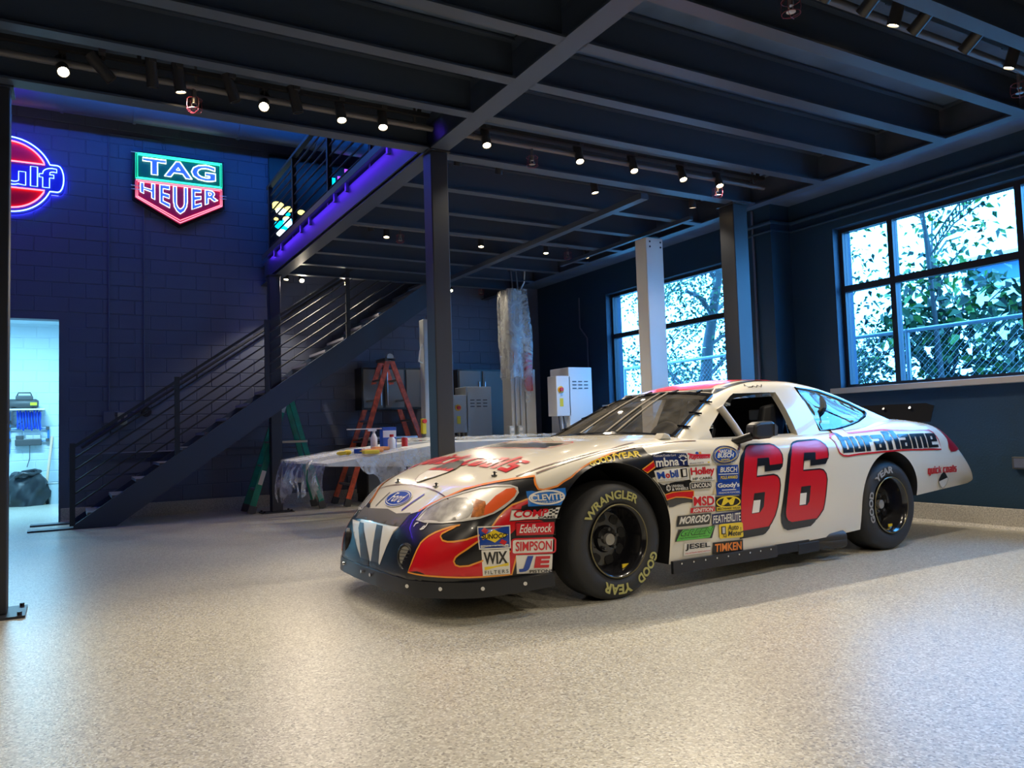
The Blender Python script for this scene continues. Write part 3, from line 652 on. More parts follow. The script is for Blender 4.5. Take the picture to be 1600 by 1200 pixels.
# ================================================================== ladders
def ladder_side(feet, top, w_foot, w_top, n, m, mr, parent, rw=.075, rt=.03, foot=True, rungs=True):
    """two rails from feet centre to top centre, spread along y, with rungs"""
    F, T = Vector(feet), Vector(top); R = []
    for s in (-1, 1):
        a, b = F+Vector((0,s*w_foot/2,0)), T+Vector((0,s*w_top/2,0)); R.append((a, b))
        Geo().beam(a+Vector((0,0,.03)), b, rt, rw, up=(1,0,.2)).build('rail', m, parent)
        if foot:
            d = (b-a).normalized(); Geo().beam(a, a+d*.11, rt+.02, rw+.02, up=(1,0,.2)).build('foot', M_DGREY, parent)
    if rungs:
        for k in range(1, n+1):
            f = k/(n+1); a = R[0][0].lerp(R[0][1], f); b = R[1][0].lerp(R[1][1], f)
            Geo().beam(a, b, .07, .028).build('rung', mr, parent)
M_RL = mat('orange_red_fibreglass', (.74,.115,.05), .45, var=(14,.35)); M_GL = mat('green_fibreglass', (.0,.25,.16), .4, var=(10,.2))
t = thing('step_ladder', 'tall orange-red fibreglass twin step ladder behind the lift', 'ladder', (4.28,11.42,0))
ladder_side((-.76,0,0),(-.02,0,2.17),.62,.32,6,M_RL,M_ALU,t); ladder_side((.78,0,0),(.03,0,2.17),.62,.32,6,M_RL,M_ALU,t)
Geo().box(-.09,.09,-.2,.2,2.15,2.20).build('top_cap', M_DGREY, t, bevel=.01); Geo().lathe([(-.03,0),(-.03,.055),(.03,.055),(.03,0)], (0,-.17,2.21), (0,1,0), 14).build('hinge_knob', M_LGREY, t)
for y in (-.2,.2): Geo().beam((-.42,y*1.2,.98),(.44,y*1.2,.98),.012,.03).build('spreader_bar', M_ALU, t)
t = thing('step_ladder', 'green fibreglass step ladder standing under the stairs', 'ladder', (2.72,11.36,0))
ladder_side((-.54,0,0),(-.02,0,1.62),.44,.28,4,M_GL,M_ALU,t,.085); ladder_side((.46,0,0),(.03,0,1.62),.44,.28,4,M_GL,M_ALU,t,.07,rungs=False)
Geo().box(-.08,.08,-.18,.18,1.60,1.65).build('top_cap', M_GL, t, bevel=.01); Geo().box(-.14,.26,-.19,.12,.955,.985).build('paint_shelf', mat('shelf_wood',(.6,.5,.32),.5), t)
d_ = Vector((.52,0,1.62)).normalized()
for (f, hh, m_) in ((.62,.14,mat('warning_yellow',(.75,.62,.02),.5)),(.30,.2,M_WHITE)):
    p = Vector((-.54,-.222,0)).lerp(Vector((-.02,-.142,1.62)), f); Geo().beam(p-d_*hh/2+Vector((0,-.018,0)), p+d_*hh/2+Vector((0,-.018,0)), .004, .06, up=(1,0,-.3)).build('label_plate', m_, t)
p = Vector((-.54,-.222,0)).lerp(Vector((-.02,-.142,1.62)), .93); Geo().beam(p-d_*.12+Vector((0,-.02,0)), p+d_*.1+Vector((0,-.02,0)), .006, .075, up=(1,0,-.3)).build('hinge_plate', M_LGREY, t)
# ================================================================== vehicle lift with raised platform
M_LIFT = mat('lift_white', (.58,.60,.60), .4, var=(5,.06))
t = thing('platform_lift', 'long raised white vehicle lift platform with sloping end ramp', 'vehicle lift', (2.36,8.1,0))
def lift_side(y0, y1): return Geo().prism([(0,.745),(.02,.715),(1.3,.655),(4.5,.655),(4.5,.925),(1.45,.925)], lambda a,b,d:(a,d,b), y0, y1)
lift_side(0,.62).build('runway', M_LIFT, t, bevel=.006); lift_side(1.28,1.9).build('runway', M_LIFT, t, bevel=.006)
M_TEX = mat('ribbed_white', (.52,.54,.53), .5, bump=(160,.8))
Geo().prism([(.3,.715),(1.3,.668),(4.4,.668),(4.4,.775),(1.3,.775)], lambda a,b,d:(a,d,b), -.012, -.001).build('ribbed_skirt', M_TEX, t)
Geo().box(1.5,4.45,.62,1.28,.70,.76).build('cross_tray', M_DGREY, t)
for x in (1.9, 3.9):
    for y in (.31,1.59):
        Geo().beam((x,y,.02),(x+.5,y,.66),.08,.1,up=(0,1,0)).beam((x+.5,y,.02),(x,y,.66),.08,.1,up=(0,1,0)).build('scissor_leg', M_DGREY, t)
Geo().box(1.6,4.6,.1,.5,0,.03).build('base_rail', M_DGREY, t); Geo().box(1.6,4.6,1.4,1.8,0,.03).build('base_rail', M_DGREY, t)
# polythene draped over the ramp end
V = []; F = []; rg = random.Random(8); nu, nv = 30, 44
def drape(i, j):
    # i: along the drop at the end (0 = on the ramp, 1 = lowest hem); j: across the platform width
    y = -.06+2.02*j/nv; k = i/nu
    hem = .30+.10*math.sin(j*.9)+.05*math.sin(j*2.3+1)+(.10 if j > nv*.72 else 0)-(.22 if .20*nv < j < .30*nv else 0)
    L = 1.5*k
    if L < .95: 
        x = .95-L; z = .745+x*.127+.012+.006*math.sin(j*1.7+i)
        return (x, y, z)
    dd = (L-.95)/.55; fold = .04*math.sin(j*1.15)+.025*math.sin(j*2.7+.5)
    return (-.02-.05*dd+fold*dd-.03*math.sin(dd*PI), y, .75-hem*dd+.004)
for i in range(nu+1):
    for j in range(nv+1): V.append(drape(i, j))
F = [(i*(nv+1)+j, i*(nv+1)+j+1, (i+1)*(nv+1)+j+1, (i+1)*(nv+1)+j) for i in range(nu) for j in range(nv)]
o = mesh_obj('plastic_sheet', [(a+2.36,b+8.1,c) for a,b,c in V], F, M_FILM, smooth=1.5); tag(o, 'clear crumpled plastic sheet draped over the end of the lift ramp', 'plastic sheet')
V = []; F = []; nu, nv = 16, 14
for i in range(nu+1):
    for j in range(nv+1):
        x = .30+.95*i/nu; k = j/nv; drop = (.30*math.sin(PI*min(1,i/nu*1.05))+.05*math.sin(i*1.3))*k
        V.append((x+2.36, 8.1-.02-.05*math.sin(i*.9)*k-.04*k, .76+ (x*.10 if k == 0 else x*.10*(1-k))-drop))
F = [(i*(nv+1)+j, i*(nv+1)+j+1, (i+1)*(nv+1)+j+1, (i+1)*(nv+1)+j) for i in range(nu) for j in range(nv)]
o = mesh_obj('plastic_sheet', V, F, M_FILM, smooth=1.5); tag(o, 'pointed flap of clear plastic hanging off the side of the lift ramp', 'plastic sheet')
V = []; nu, nv = 30, 8
for i in range(nu+1):
    for j in range(nv+1): V.append((3.75+3.0*i/nu, 9.36+.66*j/nv, .945+.02*rg.random()+.02*math.sin(i*1.1+j)))
F = [(i*(nv+1)+j, i*(nv+1)+j+1, (i+1)*(nv+1)+j+1, (i+1)*(nv+1)+j) for i in range(nu) for j in range(nv)]
o = mesh_obj('plastic_sheet', V, F, M_FILM, smooth=1.5); tag(o, 'wrinkled plastic sheet lying on the far runway of the lift', 'plastic sheet')
# things lying on the ramp
def on_ramp(x): return .745+x*.127+.022
def item(name, label, cat, x, y): return thing(name, label, cat, (2.36+x, 8.1+y, on_ramp(x)))
M_OR = mat('orange_pack',(.85,.33,.10),.5); M_YE = mat('yellow_cloth',(.80,.60,.04),.6); M_BL = mat('blue_plastic',(.02,.10,.50),.4); M_RD = mat('red_plastic',(.65,.03,.03),.4); M_WP = mat('white_plastic',(.80,.80,.80),.35)
t = item('glove_pair','crumpled yellow work gloves on the lift ramp','gloves',.36,.55); Geo().ball((-.03,0,.025),(.06,.05,.025)).build('glove', M_YE, t, smooth=1); Geo().ball((.05,.03,.03),(.05,.045,.03)).build('glove', M_YE, t, smooth=1)
t = item('tape_roll','blue masking tape roll lying on the lift ramp','tape',.50,.42); Geo().lathe([(0,.035),(0,.065),(.05,.065),(.05,.035)],(0,0,0),(0,0,1),24,closed=True).build('roll', M_BL, t, smooth=.6)
for i, (x, y, w) in enumerate(((.58,.22,.22),(.72,.34,.18))):
    t = item('food_packet','orange packet lying flat, %s' % ('nearest the ramp tip' if i == 0 else 'beside the white bottles'),'packet',x,y); Geo().box(-w/2,w/2,-.07,.07,0,.04).build('pouch', M_OR, t, bevel=.015); Geo().box(-w/2-.015,-w/2,-.07,.07,.012,.02).build('crimp', M_YE, t)
t = item('spray_bottle','white spray bottle standing on the lift ramp','bottle',.70,.50); Geo().lathe([(0,0),(0,.04),(.14,.04),(.19,.018),(.2,0)],(0,0,0),(0,0,1),18).build('bottle_body', M_WP, t, smooth=.7); Geo().cyl((0,0,.195),(0,0,.23),.016,12).box(-.07,.03,-.014,.014,.22,.25).build('trigger_head', M_WP, t)
t = item('cleaner_bottle','short white bottle with a red cap on the lift ramp','bottle',.84,.30); Geo().lathe([(0,0),(0,.045),(.10,.045),(.13,.02),(.13,0)],(0,0,0),(0,0,1),18).build('bottle_body', M_WP, t, smooth=.7); Geo().cyl((0,0,.13),(0,0,.16),.024,14).build('cap', M_RD, t)
t = item('wipes_box','tall blue box standing among the bottles','box',.88,.52); Geo().box(-.085,.085,-.05,.05,0,.24).build('carton', M_BL, t, bevel=.004); Geo().box(-.08,.08,-.052,-.05,.12,.2).build('print_panel', M_WP, t)
t = item('red_can','small red can at the right of the clutter','can',.98,.26); Geo().lathe([(0,0),(0,.035),(.1,.035),(.1,0)],(0,0,0),(0,0,1),18).build('can_body', M_RD, t, smooth=.7); Geo().cyl((0,0,.1),(0,0,.108),.03,16).build('lid', M_WP, t)
t = item('wood_strip','thin pale stick balanced across the spray bottle top','stick',.62,.50); Geo().box(-.24,.20,-.012,.012,.252,.264).build('strip', mat('pale_stick',(.8,.75,.62),.6), t)
t = item('sponge','yellow sponge at the near edge of the lift ramp','sponge',.50,.03); Geo().box(-.09,.09,-.025,.06,0,.04).build('foam', M_YE, t, bevel=.012)
# lift columns
def column(name, x0, x1, y0, y1, hh, label, m=M_WHITE, holes=True):
    t = thing(name, label, 'lift column', (x0,y0,0)); Geo().box(0,x1-x0,0,y1-y0,0,hh).build('column_body', m, t, bevel=.012)
    if holes:
        for (x, z) in ((.06,hh-.05),(.06,hh-.11),(x1-x0-.04,hh-.05),(x1-x0-.04,hh-.11)): Geo().cyl((x,-.003,z),(x,.004,z),.012,10).build('bolt_hole', M_BLACK, t)
    Geo().box(-.08,x1-x0+.08,-.06,y1-y0+.06,0,.02).build('base_plate', m, t)
    return t
column('lift_column', 5.84,6.10,6.98,7.18,3.24,'tall plain white lift column in front of the far window')
M_CW = mat('lift_column_grey',(.50,.51,.50),.4)
tB = column('lift_column', 5.78,6.02,10.15,10.42,3.16,'white lift column wrapped in clear plastic', M_CW, False)
Geo().box(.25,.42,-.02,.18,0,1.95).build('carriage', M_CW, tB, bevel=.01); Geo().box(.24,.36,-.05,.1,1.62,2.2).build('red_block', mat('lift_red',(.55,.02,.05),.4), tB, bevel=.01)
Geo().box(.05,.11,-.03,0,2.05,2.25).build('warning_label', mat('label_orange',(.7,.25,.1),.5), tB)
for x in (.06,.15): Geo().tube([(x,-.03,1.05),(x,-.03,3.2),(x,0,3.45),(x-.05,.2,3.5)], .012, 6).build('wire_conduit', M_ALU, tB, smooth=.8)
for x in (-.05,.10): 
    b_ = Geo().box(x-.05,x+.04,-.10,-.03,.92,1.10).build('outlet_box', M_LGREY, tB, bevel=.006)
    for z in (.97,1.05): Geo().box(x-.03,x+.02,-.106,-.10,z-.022,z+.022).build('socket', M_WHITE, b_)
V = []; F = []; nz_, na = 34, 40; rg = random.Random(5)
for i in range(nz_+1):
    f = i/nz_; z = 3.17-1.35*f-.25*max(0,math.sin(f*3))*0
    for k in range(na):
        a = 2*PI*k/na; hx, hy = .17, .19; c, s = math.cos(a), math.sin(a)
        q = 1/max(abs(c)/hx, abs(s)/hy); bul = 1+ (.5*max(0,math.cos(a-.2))*math.sin(PI*min(1,f*1.05))**1.5)+.06*math.sin(5*a+7*f)+.04*math.sin(9*a-11*f)
        V.append((5.92+q*c*bul, 10.27+q*s*bul, z-(.35 if math.cos(a) > .3 else 0)*f+.03*math.sin(6*a)*f))
F = [(i*na+k, i*na+(k+1)%na, (i+1)*na+(k+1)%na, (i+1)*na+k) for i in range(nz_) for k in range(na)]
V.append((5.92,10.27,3.18)); F += [(k,(k+1)%na,len(V)-1) for k in range(na)]
tag(mesh_obj('plastic_wrap', V, F, M_FILM, smooth=1.4), 'loose clear plastic wrapped around the lift column', 'plastic sheet')
tag(Geo().tube([(6.02,10.2,3.17),(6.10,10.2,3.3),(6.12,10.2,3.55)],.012,6).build('white_cord', M_CABLE), 'white cord rising from the wrapped column to the ceiling', 'cable')
tA = column('lift_column', 4.40,4.56,10.2,10.36,2.66,'slim grey lift column half hidden behind the middle post', M_LGREY, False)
Geo().box(-.07,-.01,-.05,.02,1.02,1.24).build('stop_box', mat('stop_yellow',(.75,.6,.03),.4), tA, bevel=.008); Geo().cyl((-.05,-.06,1.2),(-.05,-.10,1.2),.03,14).build('stop_button', M_RD, tA)
Geo().tube([(-.01,.02,2.3),(-.06,0,2.2),(-.08,0,2.05),(-.02,.02,2.03)], .01, 6).build('cable_hook', M_CABLE, tA)
tag(Geo().tube([(4.60,10.2,2.2),(4.75,10.2,1.9),(4.83,10.2,1.55),(4.78,10.2,1.3),(4.60,10.2,1.15)],.011,6).build('cable_loop', M_CABLE, smooth=.8), 'thin white cable looping out beside the middle post', 'cable')
def control(name, x, y, z1, w, d, label, m):
    t = thing(name, label, 'control cabinet', (x,y,0))
    Geo().box(0,w,0,d,.05,z1).build('cabinet', m, t, bevel=.008); Geo().box(.03,w-.03,.03,d-.03,0,.05).build('plinth', M_DGREY, t)
    for r in range(3):
        for c in range(3): Geo().box(w*.16+c*w*.25,w*.16+c*w*.25+w*.16,-.006,0,z1-.22-.05*r,z1-.205-.05*r).build('louvre', M_DGREY, t)
    b_ = Geo().box(-.22,.03,.0,.24,z1-.72,z1-.13).build('switch_box', M_LGREY if m is M_LGREY else M_WHITE, t, bevel=.008)
    Geo().cyl((-.145,-.001,z1-.33),(-.145,-.012,z1-.33),.05,18).build('dial_plate', mat('dial_yellow',(.85,.5,.02),.4), b_); Geo().cyl((-.145,-.012,z1-.33),(-.145,-.04,z1-.33),.03,14).build('main_switch', M_RD, b_)
    Geo().box(-.165,-.105,-.004,0,z1-.58,z1-.46).build('warning_sticker', mat('sticker_yellow',(.8,.62,.02),.5), b_)
    for k in range(4): Geo().tube([(-.14+.04*k,.08,z1-.72),(-.14+.045*k,.06,z1-.86),(-.1+.03*k,.06,z1-1.1),(-.1+.03*k,.06,.02)], .011, 6).build('supply_cable', M_CABLE if k % 2 else M_DGREY, t)
control('control_cabinet', 6.42,9.55,1.94,.42,.5,'white electrical control cabinet under the far window beside the windscreen',M_WHITE)
control('control_cabinet', 5.42,10.95,1.74,.45,.4,'grey electrical control cabinet right of the middle post',M_LGREY)
# cabinets on the back wall
M_CAB = mat('grey_cabinet', (.15,.155,.155), .45)
def cab(name, x0, x1, z0, z1, dpt, doors, label, frame=True):
    t = thing(name, label, 'cabinet', (x0,YB-dpt,z0)); w, hh = x1-x0, z1-z0
    Geo().box(0,w,0,dpt-.012,0,hh).build('carcass', M_BLACK, t)
    n = doors; dw = w/n
    for k in range(n):
        d_ = Geo().box(k*dw+.02,(k+1)*dw-.02,-.02,0,.03,hh-.03).build('door', M_CAB, t, bevel=.004)
        x = (k+1)*dw-.06 if k % 2 == 0 else k*dw+.045
        Geo().box(x,x+.014,-.045,-.021,hh*.1,hh*.9).build('handle', M_ALU, d_)
    return t
cab('tall_cabinet', 5.55,6.42,.0,2.06,.45,2,'tall grey two-door cabinet right of the middle post')
cab('wall_cabinet', 3.95,5.02,1.42,2.08,.34,3,'grey wall cabinet seen behind the orange ladder')
cab('base_cabinet', 3.95,4.45,.12,.94,.5,1,'low grey cabinet under the bench, at its left end'); cab('base_cabinet', 4.47,5.5,.12,.94,.5,2,'low grey double cabinet under the bench')
tag(Geo().box(3.93,5.52,YB-.53,YB-.012,.945,.985).build('worktop', mat('bench_top',(.20,.17,.13),.5), bevel=.004), 'long worktop over the low grey cabinets', 'worktop')
struct(Geo().box(3.95,5.5,YB-.42,YB-.05,0,.119).build('trim_4', M_BLACK))
conduit([(6.75,YB-.03,3.3),(6.75,YB-.03,2.6),(6.9,YB-.03,2.45),(6.9,YB-.03,.3)], 'dark conduit bending down the far wall right of the wrapped column')
conduit([(XR-.03,10.6,3.2),(XR-.03,10.6,2.7),(XR-.03,10.4,2.5),(XR-.03,10.4,.4)], 'dark conduit on the window wall left of the far window')
t = thing('outlet_box', 'small dark outlet box low on the wall at the right edge', 'outlet', (XR,3.80,.60)); Geo().box(-.05,-.001,-.09,.09,-.05,.06).build('housing', M_DGREY, t, bevel=.005); Geo().box(-.055,-.05,-.07,.07,-.035,.045).build('cover_plate', M_WALL, t)
conduit([(7.08,6.5,.3),(7.08,6.5,3.55)], 'slim dark conduit on the pilaster between the windows', .014)
conduit([(6.30,5.99,.2),(6.30,5.99,3.3)], 'dark vertical cable tray behind the right post', .03)
# glowing artwork upstairs, seen through the railing
t = thing('light_artwork', 'glowing violet, cyan and yellow light artwork on the upstairs wall behind the railing', 'light artwork', (2.65,YB-.06,4.0))
Geo().box(0,2.1,0,.04,0,1.35).build('frame', M_BLACK, t)
cols = [('panel_violet',(.28,.05,1.0)),('panel_cyan',(.0,.65,1.0)),('panel_yellow',(1.0,.85,.2)),('panel_white',(.8,.95,1))]
rg = random.Random(11)
for k in range(30):
    x = .08+1.0*rg.random(); z = .12+.45*rg.random(); n_, c_ = cols[[1,2,1,2,3,2][k % 6]]; s_ = .02+.05*rg.random()
    Geo().prism([(s_*1.5*math.cos(2*PI*q/10), s_*math.sin(2*PI*q/10)) for q in range(10)], lambda a,b,d:(x+a,d,z+b), -.012, -.001).build('glass_disc', glow(n_, c_, 2.5), t)
for k in range(9):
    x = .95+.115*k; z = .62+.03*k; hh = .45+.2*rg.random(); n_, c_ = cols[0 if k % 3 else 1]
    Geo().box(x,x+.075,-.012,-.001,z,min(1.33,z+hh)).build('light_bar', glow(n_, c_, 2.5), t)
# ================================================================== outside
M_GND = mat('outdoor_gravel',(.35,.36,.34),.9,var=(4,.3)); tag(Geo().box(XR+.3,30,-12,30,-.15,-.02).build('yard_ground', M_GND), 'pale gravel yard outside the windows', 'ground')
M_STUC = mat('neighbour_stucco',(.75,.77,.80),.7); t = thing('neighbour_building','white neighbouring building with a blue band beyond the fence','building',(20,-2,0))
Geo().box(0,3,0,13.3,0,4.35).build('wall', M_STUC, t); Geo().box(-.05,3,0,13.3,4.35,4.75).build('blue_band', mat('band_blue',(.05,.16,.5),.6), t); Geo().box(-.4,3,-.2,13.5,4.75,4.98).build('roof_slab', M_STUC, t)
for k in range(4): Geo().box(-.03,0,1.5+3*k,2.9+3*k,1.2,2.6).build('window', mat('far_window',(.05,.07,.1),.2), t)
M_GALV = mat('galvanised', (.35,.37,.38), .45, metal=.6)
t = thing('chain_link_fence','galvanised chain-link fence outside the windows','fence',(9.6,-4,0))
Geo().cyl((0,0,2.18),(0,24,2.18),.028,10).build('top_rail', M_GALV, t)
for k in range(9): Geo().cyl((0,1.25+2.25*1.0*k*1.0+ (1.0),-.02),(0,2.25+2.25*k,2.2),.03,10).build('fence_post', M_GALV, t) if False else Geo().cyl((0,1.27+3*k,-.02),(0,1.27+3*k,2.2),.03,10).build('fence_post', M_GALV, t)
g = Geo(); sp = .085
def wire(p0, p1):
    p0, p1 = Vector(p0), Vector(p1); w = .0022; V_ = [p0+Vector((-w,0,0)),p0+Vector((w,0,0)),p1+Vector((w,0,0)),p1+Vector((-w,0,0)),p0+Vector((0,w,w)),p1+Vector((0,w,w))]; g.add(V_, [(0,1,2,3),(0,4,5,3),(1,4,5,2)])
yy = 4.0
while yy < 20: wire((0,yy,0),(0,yy+2.15,2.15)); wire((0,yy+2.15,0),(0,yy,2.15)); yy += sp
o = g.build('wire_mesh', M_GALV, t); o['kind'] = 'stuff'
M_BARK = mat('grey_bark',(.09,.085,.08),.85,bump=(20,.6)); LEAFM = [mat('leaf_dark',(.022,.055,.028),.5),mat('leaf_mid',(.04,.115,.035),.5),mat('leaf_bright',(.10,.27,.03),.5)]
def leaf(g, p, d, l, w, mi):
    d = d.normalized(); s = d.cross(Vector((rg.uniform(-1,1),rg.uniform(-1,1),.6))).normalized()*w; up = Vector((0,0,l*.12))
    g.add([p, p+d*l*.45+s+up, p+d*l-up, p+d*l*.45-s+up], [(0,1,2,3)], mi)
def tree(x, y, hh, lean, nbr, nleaf, ls, label, spread=1.0, mi=(0,1), r0=.09, zlow=.35):
    t = thing('garden_tree', label, 'tree', (x,y,-.02)); top = Vector((lean[0],lean[1],hh)); mid = top*.5+Vector((rg.uniform(-.15,.15),rg.uniform(-.15,.15),0))
    P = [Vector((0,0,0)).lerp(mid, k/4) for k in range(5)]+[mid.lerp(top, k/4) for k in range(1,5)]
    g = Geo(); 
    for k in range(len(P)-1): g.cyl(P[k], P[k+1], r0*(1-k/12), 9, r0*(1-(k+1)/12))
    ends = []
    for b in range(nbr):
        f = zlow+(1-zlow)*rg.random(); p = P[min(7,int(f*8))]; a = rg.uniform(0,2*PI); e = p+Vector((math.cos(a)*spread*rg.uniform(.5,1.1), math.sin(a)*spread*rg.uniform(.5,1.2), rg.uniform(.2,.9)))
        m_ = (p+e)/2+Vector((0,0,.12)); g.tube([p,m_,e], r0*.22, 6); ends += [e, m_, (m_+e)/2]
    g.build('trunk', M_BARK, t, smooth=.9); lf = Geo(); ends.append(P[-1])
    for k in range(nleaf):
        e = rg.choice(ends); q = e+Vector((rg.gauss(0,.28*spread),rg.gauss(0,.3*spread),rg.gauss(0,.25))); leaf(lf, q, Vector((rg.uniform(-1,1),rg.uniform(-1,1),rg.uniform(-.9,.3))), ls*rg.uniform(.6,1.2), ls*.3, rg.choice(mi))
    o = lf.build('foliage', LEAFM, t); o['kind'] = 'stuff'
    return t
rg = random.Random(21)
tree(11.3,12.1,5.2,(.2,-.9),12,1500,.10,'leaning thick grey trunk seen through the far window',1.1,(0,1),.17)
tree(12.6,14.4,4.6,(0,.2),12,1500,.10,'slim leafy tree at the left of the far window',1.2,(0,1),.06)
tree(12.2,10.4,4.6,(.1,.2),13,1900,.09,'leafy tree at the right of the far window',1.2,(0,1),.06)
tree(11.2,8.1,5.2,(0,.3),11,520,.10,'forked tree at the left edge of the near window',1.0,(0,1),.07,.6)
tree(11.6,6.95,5.6,(.2,.6),11,620,.11,'tall thin tree near the middle of the near window',1.0,(0,1,2),.065,.45)
tree(10.9,6.55,5.4,(.1,.35),10,520,.12,'slender tree with bright leaves behind the fence',.9,(1,2,0),.05,.5)
tree(11.8,5.45,5.8,(0,.15),11,520,.11,'thick trunk at the right side of the near window',1.1,(0,1),.13,.6)
tree(11.5,6.75,2.75,(.1,-.1),16,1100,.20,'bushy broad leaved shrub tree below the middle of the window',.8,(1,2,1,0),.04,.35)
tree(12.2,5.9,2.6,(.1,-.1),12,500,.22,'broad leaved bush left of the thick trunk',.8,(0,1,1),.04,.3)
tree(10.7,8.0,1.9,(.1,-.1),16,2000,.10,'low fine leaved bush at the left of the near window',.7,(0,1),.03,.2)
tree(11.2,9.4,2.3,(.1,-.1),13,1200,.11,'low bushy tree between the two windows outside',.9,(0,1),.04,.2)
tree(11.6,12.9,2.0,(.1,-.1),13,1300,.11,'low bush behind the leaning trunk',.9,(0,1),.04,.2)
tree(11.0,4.6,2.6,(.1,.1),10,500,.16,'leafy bush at the right edge outside the near window',.8,(0,1),.04,.2)
def palm(x, y, hh, nf, fl, label, droop=1.0):
    t = thing('palm_tree', label, 'palm', (x,y,-.02)); Geo().cyl((0,0,0),(.05,.05,hh),.11,10,.08).build('trunk', M_BARK, t, smooth=.9)
    for k in range(nf):
        a = 2*PI*k/nf+rg.uniform(-.2,.2); el = rg.uniform(.1,.9); fr = Geo(); P = []
        for q in range(9):
            s = q/8; P.append(Vector((math.cos(a)*fl*s*math.cos(el*.6), math.sin(a)*fl*s*math.cos(el*.6), hh+fl*(s*math.sin(el)-droop*s*s*.75))))
        fr.tube(P, .012, 5)
        for q in range(1, 33):
            s = q/33*8; i = min(7,int(s)); p = P[i].lerp(P[i+1], s-i); d = (P[i+1]-P[i]).normalized(); sd = d.cross(Vector((0,0,1))).normalized()
            for sg in (-1,1):
                e = p+(d*.35+sd*sg*.8-Vector((0,0,.5)))*fl*.24*(1-abs(q/33-.4)*.7); w = d*.018
                fr.add([p-w, p+w, e], [(0,1,2)])
        fr.build('frond', LEAFM[0], t)
palm(10.5,4.75,4.4,11,1.5,'palm tree with drooping fronds at the top right of the near window')
palm(11.4,11.0,1.2,13,1.5,'low palm with arching fronds outside the far window',.8)
palm(10.7,5.7,.9,12,1.3,'low fan palm at the foot of the near window',.9)
# ---- car surface (local frame: u rearward from the front axle, v away from the near side, z up) ----
def lerp_tab(tab, x):
    """Smooth monotone interpolation of a table of (x, y)."""
    n = len(tab)
    if x <= tab[0][0]: return tab[0][1]
    if x >= tab[-1][0]: return tab[-1][1]
    d = [(tab[i+1][1]-tab[i][1])/(tab[i+1][0]-tab[i][0]) for i in range(n-1)]
    for i in range(n-1):
        if tab[i][0] <= x <= tab[i+1][0]:
            def m(k):
                if k == 0: return d[0]
                if k == n-1: return d[-1]
                a, b = d[k-1], d[k]
                return 0.0 if a*b <= 0 else 2*a*b/(a+b)
            h = tab[i+1][0]-tab[i][0]; t = (x-tab[i][0])/h
            return ((2*t**3-3*t*t+1)*tab[i][1] + (t**3-2*t*t+t)*h*m(i)
                    + (-2*t**3+3*t*t)*tab[i+1][1] + (t**3-t*t)*h*m(i+1))

T_WIDTH = [(-1.255,.28),(-1.25,.40),(-1.235,.53),(-1.21,.61),(-1.17,.675),(-1.12,.735),(-1.03,.825),(-.94,.872),(-.8,.897),(-.5,.912),(0,.922),(1,.928),(2,.928),(2.8,.925),(3.3,.915),(3.6,.90),(3.8,.892),(3.95,.882),(4.03,.874),(4.065,.864),(4.08,.852)]
T_TOP = [(-1.255,.25),(-1.245,.32),(-1.225,.42),(-1.197,.493),(-1.16,.537),(-1.123,.572),(-1.052,.634),(-.921,.726),(-.72,.800),(-.528,.856),(-.2,.918),(.1,.957),(.36,.975),(.6,.982),(1.0,.975),(2.0,.985),(2.6,1.005),(3.0,1.038),(3.3,1.042),(3.48,1.03),(3.57,1.022),(3.66,.995),(3.78,.925),(3.88,.835),(3.98,.72),(4.05,.60),(4.08,.53)]
T_BOT = [(-1.255,.135),(-.5,.15),(.4,.165),(1.4,.17),(2.4,.20),(3.0,.39),(3.13,.40),(4.08,.45)]
T_EXP = [(-1.255,2.4),(-1.1,2.5),(-.9,2.9),(-.6,3.9),(-.2,4.6),(.6,5.0),(2.5,4.8),(3.3,4.8),(4.08,4.0)]
NSEC = 26
def body_section(u):
    W = lerp_tab(T_WIDTH, u); zc = lerp_tab(T_TOP, u); zb = lerp_tab(T_BOT, u); n = lerp_tab(T_EXP, u)
    hs = min(.32, (zc-zb)*.62); zs = zc-hs
    pts = [(0.0, zb), (W*.6, zb), (W*.955, zb)]
    for k in range(1, 9):
        t = k/8; z = zb+(zs-zb)*t
        pts.append((W*(1-.045*(1-t)**2.2), z))
    for k in range(1, NSEC+1):
        a = (math.pi/2)*k/NSEC
        pts.append((W*max(0, math.cos(a))**(2/n), zs+hs*math.sin(a)**(2/n)))
    pts[-1] = (0.0, zc)
    return pts
def stations():
    s = [-1.255,-1.252,-1.247,-1.24,-1.23,-1.215,-1.197,-1.178,-1.16,-1.14,-1.123,-1.1,-1.075,-1.05,-1.02,-.985,-.95,-.91,-.87]
    x = -.82
    while x < 3.45: s.append(round(x, 3)); x += .06
    s += [3.48,3.51,3.54,3.57,3.6,3.64,3.68,3.72,3.76,3.8,3.84,3.88,3.91,3.94,3.965,3.985,4.005,4.025,4.045,4.06,4.07,4.076,4.08]
    return s
def loft(sections, us):
    """Closed manifold from half sections (v>=0), mirrored."""
    V, F = [], []
    n = len(sections[0]); ring = 2*n-2
    for u, sec in zip(us, sections):
        full = [(v, z) for v, z in sec] + [(-v, z) for v, z in sec[-2:0:-1]]
        V += [(u, v, z) for v, z in full]
    for i in range(len(us)-1):
        for j in range(ring):
            a = i*ring+j; b = i*ring+(j+1) % ring
            F.append((a, b, b+ring, a+ring))
    F.append(tuple(range(ring))[::-1])
    F.append(tuple((len(us)-1)*ring+j for j in range(ring)))
    return V, F
def body_mesh():
    us = stations()
    return loft([body_section(u) for u in us], us)
